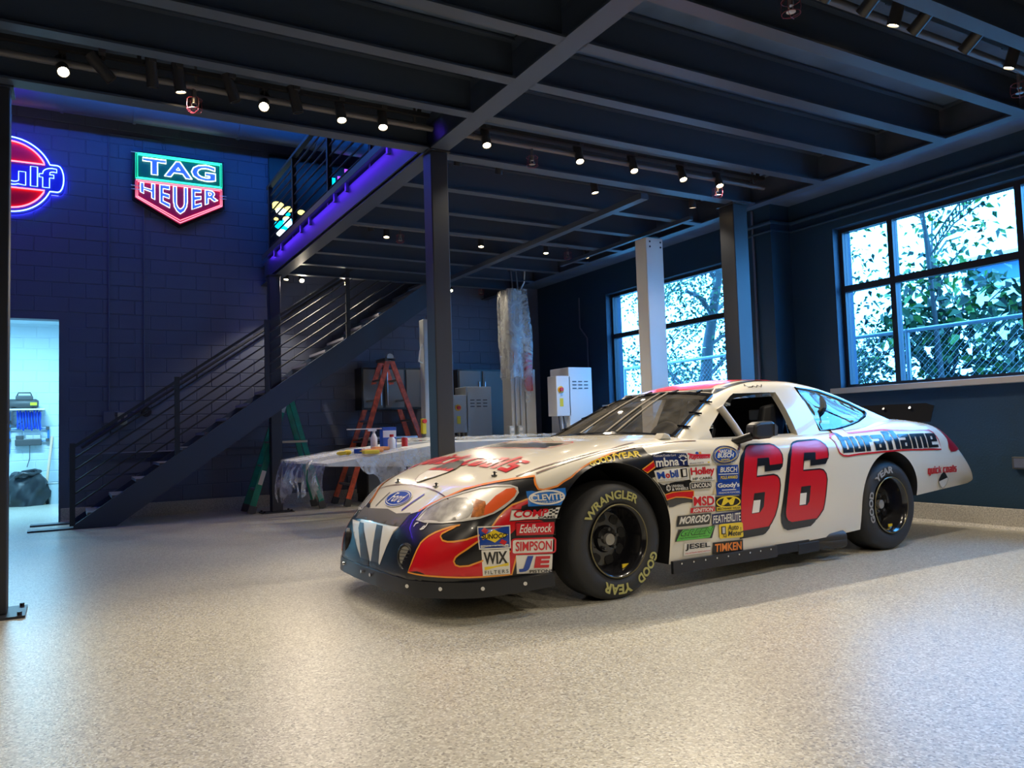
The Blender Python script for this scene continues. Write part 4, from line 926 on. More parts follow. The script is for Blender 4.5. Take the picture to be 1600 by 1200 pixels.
# greenhouse
T_RC = [(.52,.93),(.62,.985),(.80,1.088),(1.0,1.195),(1.12,1.252),(1.2,1.285),(1.3,1.314),(1.45,1.354),(1.7,1.392),(2.0,1.395),(2.3,1.366),(2.6,1.304),(2.9,1.208),(3.2,1.10),(3.42,1.02)]
T_RE = [(.52,.80),(.62,.775),(1.0,.645),(1.2,.60),(1.45,.58),(2.0,.565),(2.5,.56),(2.9,.58),(3.2,.62),(3.42,.66)]
T_GB = [(.52,.80),(.62,.81),(.8,.835),(1.2,.845),(2.0,.84),(2.6,.82),(3.1,.79),(3.42,.74)]
def roof_section(u, inset=0.0, base=.86):
    zc = lerp_tab(T_RC, u)-inset; we = lerp_tab(T_RE, u)-inset; wb = lerp_tab(T_GB, u)-inset
    ze = zc-.055
    if ze < base+.01: ze = base+.01
    if wb < we+.005: wb = we+.005
    pts = [(0.0, base), (wb*.6, base), (wb, base)]
    # side: slightly bowed line from (wb, base) to the corner, rounded corner, crowned top
    P0, P1 = (wb, base), (we, ze)
    for k in range(1, 9):
        t = k/8*.86
        bow = .022*math.sin(math.pi*t)
        pts.append((P0[0]+(P1[0]-P0[0])*t+bow, P0[1]+(P1[1]-P0[1])*t+bow*.4))
    A = pts[-1]; Bc = (we+.006, ze+.012); Cc = (we*.86, ze+(zc-ze)*.40)
    for k in range(1, 7):
        t = k/6
        pts.append(((1-t)**2*A[0]+2*t*(1-t)*Bc[0]+t*t*Cc[0], (1-t)**2*A[1]+2*t*(1-t)*Bc[1]+t*t*Cc[1]))
    for k in range(1, 9):
        v = Cc[0]*(1-k/8)
        q = v/Cc[0]
        pts.append((v, zc-(zc-Cc[1])*q*q))
    pts[-1] = (0.0, zc)
    return pts
def roof_mesh(inset=0.0, base=.86):
    us = [.52,.56,.6,.64,.7,.76,.82,.88,.94,1.0,1.05,1.1,1.15,1.2,1.25,1.3,1.36,1.42,1.5,1.6,1.7,1.8,1.9,2.0,2.1,2.2,2.3,2.4,2.5,2.6,2.7,2.8,2.9,3.0,3.1,3.2,3.3,3.38,3.42]
    return loft([roof_section(u, inset, base) for u in us], us)
# projection frames for paint and decals: (axis a, axis b, direction of the ray)
S2 = math.sqrt(.5)
FRAMES = {
    'S': ((1,0,0), (0,0,1), (0,1,0)),
    'T': ((1,0,0), (0,1,0), (0,0,-1)),
    'F': ((0,1,0), (0,0,1), (1,0,0)),
    'N': ((S2,-S2,0), (0,0,1), (S2,S2,0)),
    'M': ((S2,S2,0), (0,0,1), (S2,-S2,0)),
}
# ---- end of car surface ----
DECALS = {
 'black': ('N', [(-0.908,0.198),(-0.492,0.219),(-0.25,0.212),(0.013,0.204),(0.277,0.192),(0.897,0.5),(0.914,0.549),(0.889,0.611),(0.866,0.664),(0.824,0.718),(0.845,0.724),(0.857,0.845),(0.829,0.855),(0.804,0.866),(0.788,0.885),(0.775,0.901),(0.766,0.912),(0.731,0.908),(0.656,0.896),(0.61,0.883),(0.595,0.879),(0.559,0.863),(0.514,0.844),(0.473,0.826),(0.433,0.802),(0.406,0.78),(0.381,0.756),(0.341,0.734),(0.309,0.711),(0.268,0.702),(0.239,0.696),(0.214,0.7),(0.196,0.727),(0.187,0.752),(0.183,0.77),(0.075,0.759),(-0.036,0.743),(-0.114,0.729),(-0.217,0.706),(-0.349,0.653),(-0.442,0.614),(-0.502,0.581),(-0.573,0.561),(-0.56,0.569),(-0.618,0.495),(-0.656,0.459),(-0.687,0.429),(-0.862,0.369),(-0.888,0.29)]),
 'flame': ('N', [(-0.187,0.526),(-0.226,0.511),(-0.261,0.495),(-0.293,0.479),(-0.299,0.466),(-0.283,0.446),(-0.25,0.44),(-0.211,0.442),(-0.14,0.454),(-0.082,0.473),(-0.02,0.488),(-0.02,0.468),(-0.081,0.443),(-0.138,0.404),(-0.178,0.379),(-0.2,0.362),(-0.21,0.341),(-0.201,0.322),(-0.178,0.314),(-0.129,0.317),(-0.064,0.339),(0.024,0.367),(0.109,0.384),(0.101,0.342),(0.074,0.249),(-0.065,0.254),(-0.247,0.256),(-0.368,0.26),(-0.498,0.267),(-0.469,0.326),(-0.444,0.382),(-0.422,0.426),(-0.404,0.443),(-0.379,0.462),(-0.34,0.482),(-0.292,0.5),(-0.243,0.515)]),
 'flame2': ('N', [(-0.011,0.515),(0.017,0.558),(0.049,0.596),(0.085,0.624),(0.157,0.65),(0.188,0.653),(0.188,0.636),(0.134,0.616),(0.126,0.579),(0.243,0.52),(0.242,0.495),(0.106,0.497),(0.078,0.469),(-0.004,0.46)]),
 'tongue': ('N', [(0.183,0.77),(0.196,0.727),(0.219,0.7),(0.244,0.695),(0.268,0.702),(0.307,0.717),(0.341,0.734),(0.374,0.753),(0.439,0.799)]),
 'headlight': ('N', [(-0.494,0.537),(-0.47,0.571),(-0.437,0.604),(-0.347,0.648),(-0.219,0.686),(-0.112,0.712),(-0.026,0.722),(0.059,0.722),(0.1,0.71),(0.11,0.685),(0.089,0.651),(0.044,0.613),(-0.004,0.586),(-0.073,0.563),(-0.179,0.546),(-0.301,0.533),(-0.425,0.529)]),
 'lens': ('N', [(-0.476,0.534),(-0.434,0.599),(-0.343,0.641),(-0.26,0.661),(-0.182,0.663),(-0.144,0.645),(-0.126,0.616),(-0.128,0.587),(-0.152,0.563),(-0.21,0.546),(-0.301,0.536)]),
 'lens_orange': ('N', [(-0.153,0.653),(-0.119,0.657),(-0.063,0.645),(-0.047,0.611),(-0.047,0.579),(-0.085,0.568),(-0.129,0.565),(-0.123,0.611)]),
 'lens_red': ('N', [(-0.056,0.57),(-0.057,0.621),(-0.01,0.673),(0.042,0.706),(0.084,0.711),(0.101,0.695),(0.094,0.671),(0.065,0.642),(0.024,0.612),(-0.014,0.588)]),
 'drip1': ('N', [(-0.472,0.524),(-0.491,0.519),(-0.498,0.506),(-0.499,0.502)]),
 'drip2': ('N', [(-0.418,0.511),(-0.428,0.507),(-0.44,0.494),(-0.448,0.492)]),
 'drip3': ('N', [(-0.401,0.528),(-0.409,0.512),(-0.424,0.497),(-0.44,0.492)]),
 'tape': ('F', [(0.44,0.558),(-0.003,0.571),(-0.317,0.569),(-0.312,0.494),(-0.003,0.494),(0.424,0.485)]),
 'stripe1': ('F', [(0.482,0.471),(0.286,0.476),(0.27,0.439),(0.216,0.384),(0.14,0.265),(0.225,0.323),(0.348,0.407)]),
 'stripe2': ('F', [(0.21,0.477),(-0.005,0.486),(-0.018,0.453),(-0.03,0.374),(-0.029,0.268),(-0.014,0.266),(0.076,0.363),(0.148,0.426)]),
 'stripe3': ('F', [(-0.105,0.483),(-0.301,0.493),(-0.272,0.464),(-0.233,0.378),(-0.165,0.262),(-0.148,0.271),(-0.136,0.374),(-0.126,0.44)]),
 'gray1': ('F', [(0.282,0.473),(0.207,0.474),(0.148,0.426),(0.076,0.363),(-0.01,0.269),(0.132,0.268),(0.216,0.384),(0.27,0.439)]),
 'gray2': ('F', [(-0.007,0.483),(-0.105,0.483),(-0.126,0.44),(-0.136,0.374),(-0.148,0.273),(-0.033,0.269),(-0.03,0.374),(-0.018,0.453)]),
 'oval': ('T', [(-1.093,0.171),(-1.054,-0.013),(-1.01,-0.171),(-1.0,0.066),(-1.104,-0.076)]),
 'ovalpts': ('T', [(-1.093,0.17),(-1.064,0.199),(-1.032,0.193),(-1.009,0.151),(-0.998,0.069),(-0.995,-0.043),(-1.003,-0.131),(-1.019,-0.191),(-1.043,-0.215),(-1.07,-0.203),(-1.091,-0.15),(-1.104,-0.064),(-1.11,0.03),(-1.105,0.119)]),
 'ovalquad': ('T', [(-1.095,0.095),(-1.067,-0.197),(-1.011,-0.12),(-1.035,0.17)]),
 'seam1': ('T', [(-1.017,0.452),(-1.002,0.311),(-0.99,0.056),(-0.989,-0.172),(-0.98,-0.391),(-0.974,-0.515)]),
 'bar1': ('T', [(-1.018,0.21),(-1.115,0.223)]),
 'bar2': ('T', [(-0.999,-0.272),(-1.116,-0.19)]),
 'hoodtext': ('T', [(-0.747,0.337),(-0.644,-0.132),(-0.648,-0.615),(-0.666,0.33),(-0.422,0.011),(-0.463,-0.675)]),
 'emblem': ('T', [(-0.925,-0.013),(-0.877,0.068),(-0.816,0.136),(-0.751,0.175),(-0.665,0.2),(-0.594,0.142),(-0.533,-0.01),(-0.613,-0.122),(-0.671,-0.199),(-0.72,-0.229),(-0.788,-0.191),(-0.859,-0.146),(-0.92,-0.081)]),
 'emblem_dark': ('T', [(-0.728,0.182),(-0.662,0.206),(-0.594,0.142),(-0.533,-0.01),(-0.671,-0.199),(-0.671,0.032)]),
 'emblem_red': ('T', [(-0.751,0.175),(-0.668,0.103),(-0.665,-0.186),(-0.72,-0.229),(-0.71,-0.127),(-0.723,-0.067),(-0.703,0.035),(-0.733,0.066)]),
 'hoodflame': ('T', [(-0.117,0.247),(-0.194,-0.39),(-0.004,-0.312),(0.131,0.105)]),
 'hoodflame_out': ('T', [(-0.111,0.401),(-0.128,0.005),(-0.22,-0.414),(0.008,-0.322),(0.184,0.109)]),
 'line1': ('T', [(-0.645,-0.751),(-0.526,-0.768),(-0.419,-0.78),(-0.237,-0.79),(-0.079,-0.793),(0.043,-0.796),(0.141,-0.779),(0.24,-0.768)]),
 'line2': ('T', [(-0.54,-0.807),(-0.442,-0.811),(-0.257,-0.816),(-0.056,-0.81),(0.174,-0.813),(0.247,-0.821),(0.407,-0.824),(0.573,-0.827),(0.73,-0.827)]),
 'pin1': ('T', [(-0.933,0.259)]),
 'pin2': ('T', [(-0.931,-0.296)]),
 'pin3': ('T', [(-0.708,-0.618)]),
 'goodyear': ('S', [(-0.206,0.808),(-0.023,0.836),(0.185,0.852),(-0.202,0.832),(-0.015,0.87),(0.193,0.884)]),
 'archstripe': ('S', [(0.165,0.774),(0.265,0.82),(0.27,0.784),(0.203,0.752)]),
 'wave1': ('S', [(0.267,0.851),(0.305,0.862),(0.374,0.872),(0.427,0.865),(0.553,0.857),(0.566,0.819),(0.558,0.771),(0.493,0.778),(0.393,0.787),(0.293,0.766),(0.245,0.769)]),
 'wave2': ('S', [(0.288,0.69),(0.326,0.671),(0.36,0.667),(0.395,0.678),(0.435,0.683),(0.496,0.683),(0.552,0.689),(0.574,0.684),(0.57,0.617),(0.412,0.624),(0.347,0.61),(0.328,0.629)]),
 'redwave': ('S', [(0.342,0.608),(0.402,0.619),(0.452,0.621),(0.569,0.618),(0.587,0.615),(0.585,0.563),(0.567,0.568),(0.511,0.58),(0.43,0.587),(0.355,0.575)]),
 'wave3': ('S', [(0.355,0.575),(0.43,0.587),(0.511,0.579),(0.567,0.567),(0.587,0.561),(0.581,0.541),(0.54,0.546),(0.489,0.544),(0.438,0.535),(0.413,0.528),(0.373,0.526),(0.364,0.554)]),
 'd_mbna': ('S', [(0.265,0.778),(0.548,0.781),(0.549,0.856),(0.269,0.859)]),
 'd_mobil': ('S', [(0.279,0.692),(0.548,0.692),(0.544,0.77),(0.257,0.761)]),
 'd_ray': ('S', [(0.548,0.782),(0.755,0.783),(0.766,0.859),(0.556,0.861)]),
 'd_nascar': ('S', [(0.747,0.772),(1.005,0.771),(1.054,0.885),(0.795,0.892)]),
 'd_busch': ('S', [(0.804,0.659),(1.011,0.653),(1.005,0.761),(0.807,0.765)]),
 'd_holley': ('S', [(0.563,0.679),(0.791,0.675),(0.784,0.769),(0.556,0.769)]),
 'd_lincoln': ('S', [(0.553,0.625),(0.75,0.624),(0.747,0.669),(0.552,0.67)]),
 'd_cream': ('S', [(0.571,0.59),(0.789,0.58),(0.784,0.633),(0.753,0.582)]),
 'd_wheels': ('S', [(0.347,0.623),(0.542,0.623),(0.537,0.667),(0.345,0.674)]),
 'd_goody': ('S', [(0.79,0.572),(1.016,0.564),(1.011,0.653),(0.789,0.656)]),
 'd_msd': ('S', [(0.575,0.517),(0.774,0.509),(0.77,0.576),(0.575,0.582)]),
 'd_ign': ('S', [(0.553,0.476),(0.771,0.471),(0.77,0.502),(0.556,0.508)]),
 'd_mech': ('S', [(0.783,0.468),(1.02,0.46),(1.01,0.555),(0.779,0.563)]),
 'd_moroso': ('S', [(0.433,0.4),(0.723,0.392),(0.738,0.463),(0.441,0.467)]),
 'd_feather': ('S', [(0.751,0.383),(1.026,0.378),(1.014,0.455),(0.745,0.453)]),
 'd_green': ('S', [(0.424,0.306),(0.751,0.298),(0.777,0.379),(0.451,0.381)]),
 'd_auto': ('S', [(0.822,0.286),(1.05,0.275),(1.036,0.377),(0.81,0.382)]),
 'd_jesel': ('S', [(0.506,0.209),(0.748,0.208),(0.736,0.276),(0.504,0.287)]),
 'd_timken': ('S', [(0.766,0.193),(1.058,0.181),(1.046,0.259),(0.761,0.267)]),
 'd_clevite': ('N', [(0.165,0.611),(0.358,0.603),(0.35,0.699),(0.151,0.691)]),
 'd_comp': ('N', [(0.075,0.541),(0.317,0.53),(0.33,0.597),(0.082,0.599)]),
 'd_edel': ('N', [(0.104,0.457),(0.293,0.441),(0.291,0.517),(0.102,0.531)]),
 'd_simpson': ('N', [(0.077,0.359),(0.288,0.34),(0.293,0.425),(0.082,0.444)]),
 'd_je': ('N', [(0.097,0.249),(0.273,0.225),(0.276,0.333),(0.099,0.352)]),
 'd_sunoco': ('N', [(-0.072,0.403),(0.075,0.396),(0.076,0.519),(-0.083,0.518)]),
 'd_wix': ('N', [(-0.062,0.259),(0.066,0.254),(0.07,0.393),(-0.062,0.398)]),
 'n2_red': ('S', [(1.6,0.874),(1.634,0.886),(1.684,0.893),(1.895,0.898),(1.934,0.886),(1.965,0.86),(1.976,0.832),(1.972,0.789),(1.965,0.761),(1.82,0.753),(1.824,0.806),(1.701,0.808),(1.686,0.757),(1.675,0.688),(1.858,0.689),(1.902,0.68),(1.932,0.65),(1.94,0.608),(1.925,0.524),(1.908,0.442),(1.893,0.394),(1.851,0.355),(1.82,0.33),(1.543,0.327),(1.501,0.344),(1.479,0.373),(1.472,0.407),(1.487,0.507),(1.514,0.64),(1.542,0.774),(1.575,0.847)]),
 'n2_hole': ('S', [(1.645,0.574),(1.752,0.576),(1.733,0.462),(1.707,0.438),(1.62,0.44)]),
 'n2_white': ('S', [(1.631,0.527),(1.702,0.528),(1.69,0.446),(1.622,0.445)]),
 'n2_notch': ('S', [(1.701,0.808),(1.824,0.806),(1.82,0.753),(1.963,0.761),(1.955,0.748),(1.933,0.722),(1.757,0.716),(1.765,0.76),(1.689,0.755)]),
 'n2_shadow': ('S', [(1.6,0.874),(1.528,0.808),(1.483,0.642),(1.427,0.391),(1.435,0.337),(1.463,0.293),(1.506,0.276),(1.759,0.283),(1.8,0.307),(1.83,0.336),(1.541,0.361),(1.548,0.672)]),
 'n1_red': ('S', [(1.097,0.853),(1.128,0.875),(1.173,0.886),(1.378,0.885),(1.416,0.874),(1.446,0.846),(1.462,0.811),(1.463,0.778),(1.456,0.744),(1.32,0.739),(1.317,0.791),(1.204,0.791),(1.195,0.741),(1.184,0.673),(1.355,0.678),(1.394,0.667),(1.417,0.643),(1.422,0.599),(1.406,0.52),(1.39,0.454),(1.366,0.396),(1.329,0.346),(1.301,0.319),(1.023,0.313),(1.016,0.381),(1.017,0.509),(1.026,0.598),(1.04,0.668),(1.067,0.796)]),
 'n1_hole': ('S', [(1.152,0.561),(1.261,0.563),(1.247,0.465),(1.208,0.426),(1.124,0.423)]),
 'n1_white': ('S', [(1.144,0.513),(1.213,0.513),(1.198,0.43),(1.127,0.428)]),
 'n1_notch': ('S', [(1.204,0.791),(1.317,0.791),(1.32,0.739),(1.459,0.744),(1.455,0.728),(1.428,0.707),(1.27,0.701),(1.273,0.744),(1.2,0.741)]),
 'n1_shadow': ('S', [(1.101,0.859),(1.045,0.816),(1.024,0.772),(1.007,0.574),(1.018,0.264),(1.251,0.27),(1.275,0.278),(1.312,0.308),(1.329,0.343),(1.086,0.355),(1.1,0.762)]),
 'spike': ('S', [(0.991,0.793),(1.024,0.85),(1.069,0.887),(1.108,0.904),(1.082,0.88),(1.041,0.836)]),
 'duraflame': ('S', [(2.151,0.791),(2.771,0.793),(3.469,0.785),(2.162,0.923),(2.749,0.93),(3.434,0.921)]),
 'dura_out': ('S', [(2.196,0.964),(2.37,0.964),(2.336,0.933),(2.566,0.94),(2.754,0.948),(2.89,0.942),(3.14,0.932),(3.387,0.929),(3.431,0.907),(3.478,0.852),(3.514,0.766),(3.146,0.778),(2.902,0.784),(2.63,0.78),(2.35,0.776),(2.21,0.768),(2.153,0.772),(2.109,0.795),(2.097,0.843),(2.096,0.879),(2.077,0.904),(2.128,0.927),(2.194,0.934)]),
 'tail': ('S', [(3.822,0.752),(3.748,0.739),(3.662,0.74),(3.636,0.775),(3.644,0.848),(3.625,0.896)]),
 'rearqc': ('S', [(3.286,0.557),(3.754,0.552),(3.753,0.629),(3.281,0.635)]),
 'remblem': ('S', [(3.531,0.573),(3.564,0.563),(3.612,0.523),(3.624,0.506),(3.614,0.47),(3.566,0.432),(3.513,0.456),(3.466,0.496),(3.468,0.52),(3.5,0.558)]),
 'remblem_dark': ('S', [(3.531,0.573),(3.564,0.563),(3.612,0.523),(3.466,0.496),(3.468,0.52),(3.5,0.558)]),
 'win_door': ('S', [(0.907,0.914),(0.922,1.0),(0.962,1.028),(1.038,1.073),(1.146,1.141),(1.246,1.202),(1.31,1.237),(1.363,1.26),(1.798,1.267),(1.796,0.931),(1.324,0.919)]),
 'win_quarter': ('S', [(2.07,1.302),(2.077,0.964),(2.208,0.967),(2.362,0.98),(2.536,1.005),(2.671,1.031),(2.804,1.064),(2.864,1.087),(2.864,1.11),(2.704,1.181),(2.565,1.224),(2.358,1.279)]),
 'windshield': ('T', [(0.414,0.357),(0.269,-0.544),(0.597,-0.762),(1.279,-0.468),(1.288,-0.216),(1.339,0.161)]),
 'scribble': ('S', [(1.579,1.331),(1.615,1.341),(1.565,1.315),(1.586,1.315),(1.612,1.322),(1.611,1.313),(1.646,1.325),(1.64,1.312),(1.693,1.335),(1.673,1.318),(1.699,1.328)]),
 'fog': ('F', [(-0.462,0.342),(-0.523,0.348),(-0.477,0.284)]),
}
# ================================================================== the race car
CAR = thing('race_car', 'white stock car with red number 66, flames and sponsor stickers', 'car', (2.866,4.708,0), math.radians(2.38))
M_PAINT = mat('cream_white_paint', (.77,.725,.61), .22, coat=.6)
M_PBLACK = mat('gloss_black_paint', (.008,.008,.010), .12, coat=.8)
M_INNER = mat('dark_inner', (.012,.012,.014), .7)
M_AIRDAM = mat('airdam_black', (.022,.023,.026), .3)
INK = lambda n, c, r=.28: mat('print_'+n, c, r, coat=.25)
P_BLK = INK('black',(.010,.010,.012)); P_NUMBLK = INK('number_black',(.010,.012,.018)); P_RED = INK('red',(.60,.008,.020)); P_FLAME = INK('flame_red',(.62,.006,.012)); P_OR = INK('orange',(.85,.33,.04)); P_WHT = INK('white',(.80,.77,.70)); P_CRM = M_PAINT
P_BLU = INK('blue',(.012,.06,.36)); P_NAVY = INK('navy',(.012,.02,.10)); P_YEL = INK('yellow',(.85,.62,.03)); P_GRN = INK('green',(.10,.50,.06)); P_TIM = INK('burnt_orange',(.85,.24,.03)); P_GREY = INK('grey',(.07,.068,.065)); P_SIL = INK('silver',(.55,.53,.50)); P_BROWN = INK('brown',(.10,.03,.015)); P_LENS = mat('print_lens_grey',(.36,.345,.32),.25,coat=.3,var=(16,.35)); P_LOR = mat('print_lens_orange',(.42,.13,.025),.25,coat=.3,var=(40,.5)); P_LRED = INK('lens_red',(.70,.10,.02)); P_PURP = INK('violet',(.07,.03,.35)); P_TAPE = INK('tape_grey',(.10,.088,.075),.7); P_TAIL = INK('tail_red',(.33,.008,.03)); P_CREAMY = INK('beige',(.66,.52,.30)); P_LBLU = INK('light_blue',(.02,.18,.62))
bV, bF = body_mesh(); rV, rF = roof_mesh()
SURF = BVHTree.FromPolygons(bV+rV, bF+[tuple(i+len(bV) for i in f) for f in rF])
def arch(cu, cz, r, zlow=-.2, n=40):
    return [(cu+r*math.cos(a), cz+r*math.sin(a)) for a in [PI*k/n for k in range(n+1)]]+[(cu-r, zlow), (cu+r, zlow)]
ARCHES = [arch(-.062,.375,.452), arch(2.765,.385,.395)]
def inside(p, poly):
    c = False; j = len(poly)-1
    for i in range(len(poly)):
        if (poly[i][1] > p[1]) != (poly[j][1] > p[1]) and p[0] < (poly[j][0]-poly[i][0])*(p[1]-poly[i][1])/(poly[j][1]-poly[i][1])+poly[i][0]: c = not c
        j = i
    return c
def arch_in_n(A_):
    P = []
    for k in range(len(A_)):
        a, b = A_[k], A_[(k+1) % len(A_)]; n = max(1, int(math.dist(a, b)/.05))
        for q in range(n): P.append((a[0]+(b[0]-a[0])*q/n, a[1]+(b[1]-a[1])*q/n))
    out = []
    for u, z in P:
        h = SURF.ray_cast(Vector((u,-3,max(z,.16))), Vector((0,1,0))); v = h[0].y if h[0] else -.92
        out.append((S2*(u-v), z))
    return out
ARCH_IN = {'S': ARCHES, 'N': [arch_in_n(ARCHES[0])]}
# ---- painted and printed areas, laid on the body surface
class Print:
    """Collects flat printed shapes in a projection frame and drapes them on the body."""
    def __init__(s, frame): s.fr = frame; s.a, s.b, s.d = [Vector(t) for t in FRAMES[frame]]; s.t = []; s.mats = []
    def mi(s, m):
        if m not in s.mats: s.mats.append(m)
        return s.mats.index(m)
    def tris(s, T, m, layer):
        k = s.mi(m); st = [(t, 0) for t in T]
        while st:
            t, dep = st.pop()
            L = [math.dist(t[i], t[(i+1) % 3]) for i in range(3)]; j = L.index(max(L))
            if L[j] > (.03 if s.fr in 'NF' else .05) and dep < 10:
                a, b, c = t[j], t[(j+1) % 3], t[(j+2) % 3]; mm = ((a[0]+b[0])/2, (a[1]+b[1])/2); st += [((a,mm,c),dep+1), ((mm,b,c),dep+1)]
            else: s.t.append((t, k, layer))
        return s
    def poly(s, P, m, layer, holes=(), grid=None):
        P = [tuple(p) for p in P]; grid = grid or {'N':.022,'F':.02,'T':.035}.get(s.fr, .045)
        cut = ARCH_IN.get(s.fr, [])
        pts = []; ed = []
        for L in [P]+list(holes)+list(cut):
            n = len(pts); pts += [Vector(p) for p in L]; ed += [(n+i, n+(i+1) % len(L)) for i in range(len(L))]
        xs = [p[0] for p in P]; ys = [p[1] for p in P]; x = min(xs)+grid/2
        while x < max(xs):
            y = min(ys)+grid/2
            while y < max(ys):
                if inside((x, y), P): pts.append(Vector((x, y)))
                y += grid
            x += grid
        V, E_, F, *_ = delaunay_2d_cdt(pts, ed, [], 0, 1e-5)
        T = []
        for f in F:
            c = (sum(V[i].x for i in f)/len(f), sum(V[i].y for i in f)/len(f))
            if inside(c, P) and not any(inside(c, h) for h in holes) and not any(inside(c, a) for a in cut): T.append(tuple((V[i].x, V[i].y) for i in f))
        k = s.mi(m); s.t += [(t, k, layer) for t in T]
        return s
    def stroke(s, L, w, m, layer, closed=False):
        n = len(L); N = []
        for i in range(n):
            if closed: d = (L[(i+1) % n][0]-L[i-1][0], L[(i+1) % n][1]-L[i-1][1])
            else: d = (L[min(i+1,n-1)][0]-L[max(i-1,0)][0], L[min(i+1,n-1)][1]-L[max(i-1,0)][1])
            l = math.hypot(*d) or 1; N.append((-d[1]/l*w/2, d[0]/l*w/2))
        T = []
        for i in range(n if closed else n-1):
            j = (i+1) % n; a, b = L[i], L[j]; p = [(a[0]+N[i][0],a[1]+N[i][1]),(a[0]-N[i][0],a[1]-N[i][1]),(b[0]-N[j][0],b[1]-N[j][1]),(b[0]+N[j][0],b[1]+N[j][1])]
            T += [(p[0],p[1],p[2]),(p[0],p[2],p[3])]
        return s.tris(T, m, layer)
    def text(s, txt, fn, m, layer, bold=0.0, shear=0.0, space=1.0):
        tr, lp, asp = text_shape(txt, bold, shear, space)
        return s.tris([tuple(fn(*p) for p in t) for t in tr], m, layer)
    def build(s, name, label=None, mirror=False, lift=.0013):
        V = []; F = []; MI = []; idx = {}
        for t, k, layer in s.t:
            f = []
            for p in t:
                key = (round(p[0],5), round(p[1],5), layer)
                if key not in idx:
                    o = s.a*p[0]+s.b*p[1]-s.d*4; h = SURF.ray_cast(o, s.d)
                    if h[0] is None: idx[key] = None
                    else:
                        nn = h[1] if h[1].dot(s.d) < 0 else -h[1]
                        q = h[0]+nn*(lift*layer+.0032); idx[key] = len(V); V.append(q)
                f.append(idx[key])
            if None in f: continue
            a, b, c = [V[i] for i in f]
            if max((a-b).length, (b-c).length, (c-a).length) > .30: continue
            if (b-a).cross(c-a).dot(s.d) > 0: f = f[::-1]
            F.append(tuple(f)); MI.append(k)
        if mirror: V = [Vector((p.x,-p.y,p.z)) for p in V]; F = [f[::-1] for f in F]
        o = mesh_obj(name, V, F, s.mats, CAR, MI, smooth=1.0)
        if label: o['label'] = label
        return o
def Q(name):
    """bilinear map of the unit square onto the four baked corners BL BR TR TL"""
    fr, (BL, BR, TR, TL) = DECALS[name]
    return lambda a, b: ((BL[0]*(1-a)+BR[0]*a)*(1-b)+(TL[0]*(1-a)+TR[0]*a)*b, (BL[1]*(1-a)+BR[1]*a)*(1-b)+(TL[1]*(1-a)+TR[1]*a)*b)
def Q6(pts):
    b0, bm_, b1, t0, tm, t1 = pts
    def q2(p, q, r, a): return tuple(p[i]*(1-a)*(1-2*a)+4*q[i]*a*(1-a)+r[i]*a*(2*a-1) for i in (0,1))
    def fn(a, b):
        x = q2(b0,bm_,b1,a); y = q2(t0,tm,t1,a); return (x[0]*(1-b)+y[0]*b, x[1]*(1-b)+y[1]*b)
    return fn
def sub(fn, x0, y0, x1, y1): return lambda a, b: fn(x0+(x1-x0)*a, y0+(y1-y0)*b)
_R = lambda x0,y0,x1,y1: [(x0,y0),(x1,y0),(x1,y1),(x0,y1)]
_O = [_R(0,0,.36,1),_R(.54,0,.9,1),_R(.36,0,.54,.2),_R(.36,.8,.54,1)]
BLOCK = {'d':(.9,_O+[_R(.08,1,.5,1.3)]),'u':(.9,[_R(0,0,.36,1),_R(.54,0,.9,1),_R(.36,0,.54,.22)]),'r':(.7,[_R(0,0,.38,1),_R(.38,.6,.7,1)]),
 'a':(.9,[_R(0,.78,.9,1),_R(.54,0,.9,.78),_R(0,0,.54,.18),_R(0,.42,.54,.6),_R(0,.18,.36,.42)]),'f':(.62,[_R(.1,0,.48,1.2),_R(0,.62,.1,.85),_R(.48,.62,.62,.85),_R(.48,1.0,.62,1.2)]),'l':(.38,[_R(0,0,.38,1.25)]),
 'm':(1.26,[_R(0,0,.34,1),_R(.46,0,.8,1),_R(.92,0,1.26,1),_R(.34,.8,.46,1),_R(.8,.8,.92,1)]),'e':(.9,[_R(0,0,.36,1),_R(.36,.8,.9,1),_R(.36,0,.9,.2),_R(.36,.42,.9,.58),_R(.54,.58,.9,.8)]),
 'q':(.9,_O+[_R(.54,-.3,.9,0)]),'o':(.9,_O),'i':(.38,[_R(0,0,.38,1),_R(0,1.08,.38,1.28)]),'c':(.85,[_R(0,0,.36,1),_R(.36,.78,.85,1),_R(.36,0,.85,.22)]),
 'k':(.95,[_R(0,0,.36,1.25),[(.36,.40),(.60,.40),(.95,1),(.64,1)],[(.36,.56),(.62,0),(.98,0),(.66,.62)]]),'s':(.85,[_R(0,.8,.85,1),_R(0,.58,.34,.8),_R(0,.4,.85,.58),_R(.51,.2,.85,.4),_R(0,0,.85,.2)])}
def block_word(p, w, fn, m, layer, gap=.14, grow=0.0, y0=0.0, y1=1.0):
    """heavy block lettering; (0..1, 0..1) of fn is the word's width and the x-height"""
    tot = sum(BLOCK[c][0] for c in w)+gap*(len(w)-1); x = 0
    for c in w:
        for P in BLOCK[c][1]:
            xs = [q[0] for q in P]; ys = [q[1] for q in P]; cx_, cy_ = sum(xs)/len(xs), sum(ys)/len(ys)
            R = [fn((x+a+(grow if a > cx_ else -grow))/tot, b+(grow if b > cy_ else -grow)) for a, b in P]; p.tris([(R[0],R[1],R[2]),(R[0],R[2],R[3])], m, layer)
        x += BLOCK[c][0]+gap
RECT = [(0,0),(1,0),(1,1),(0,1)]
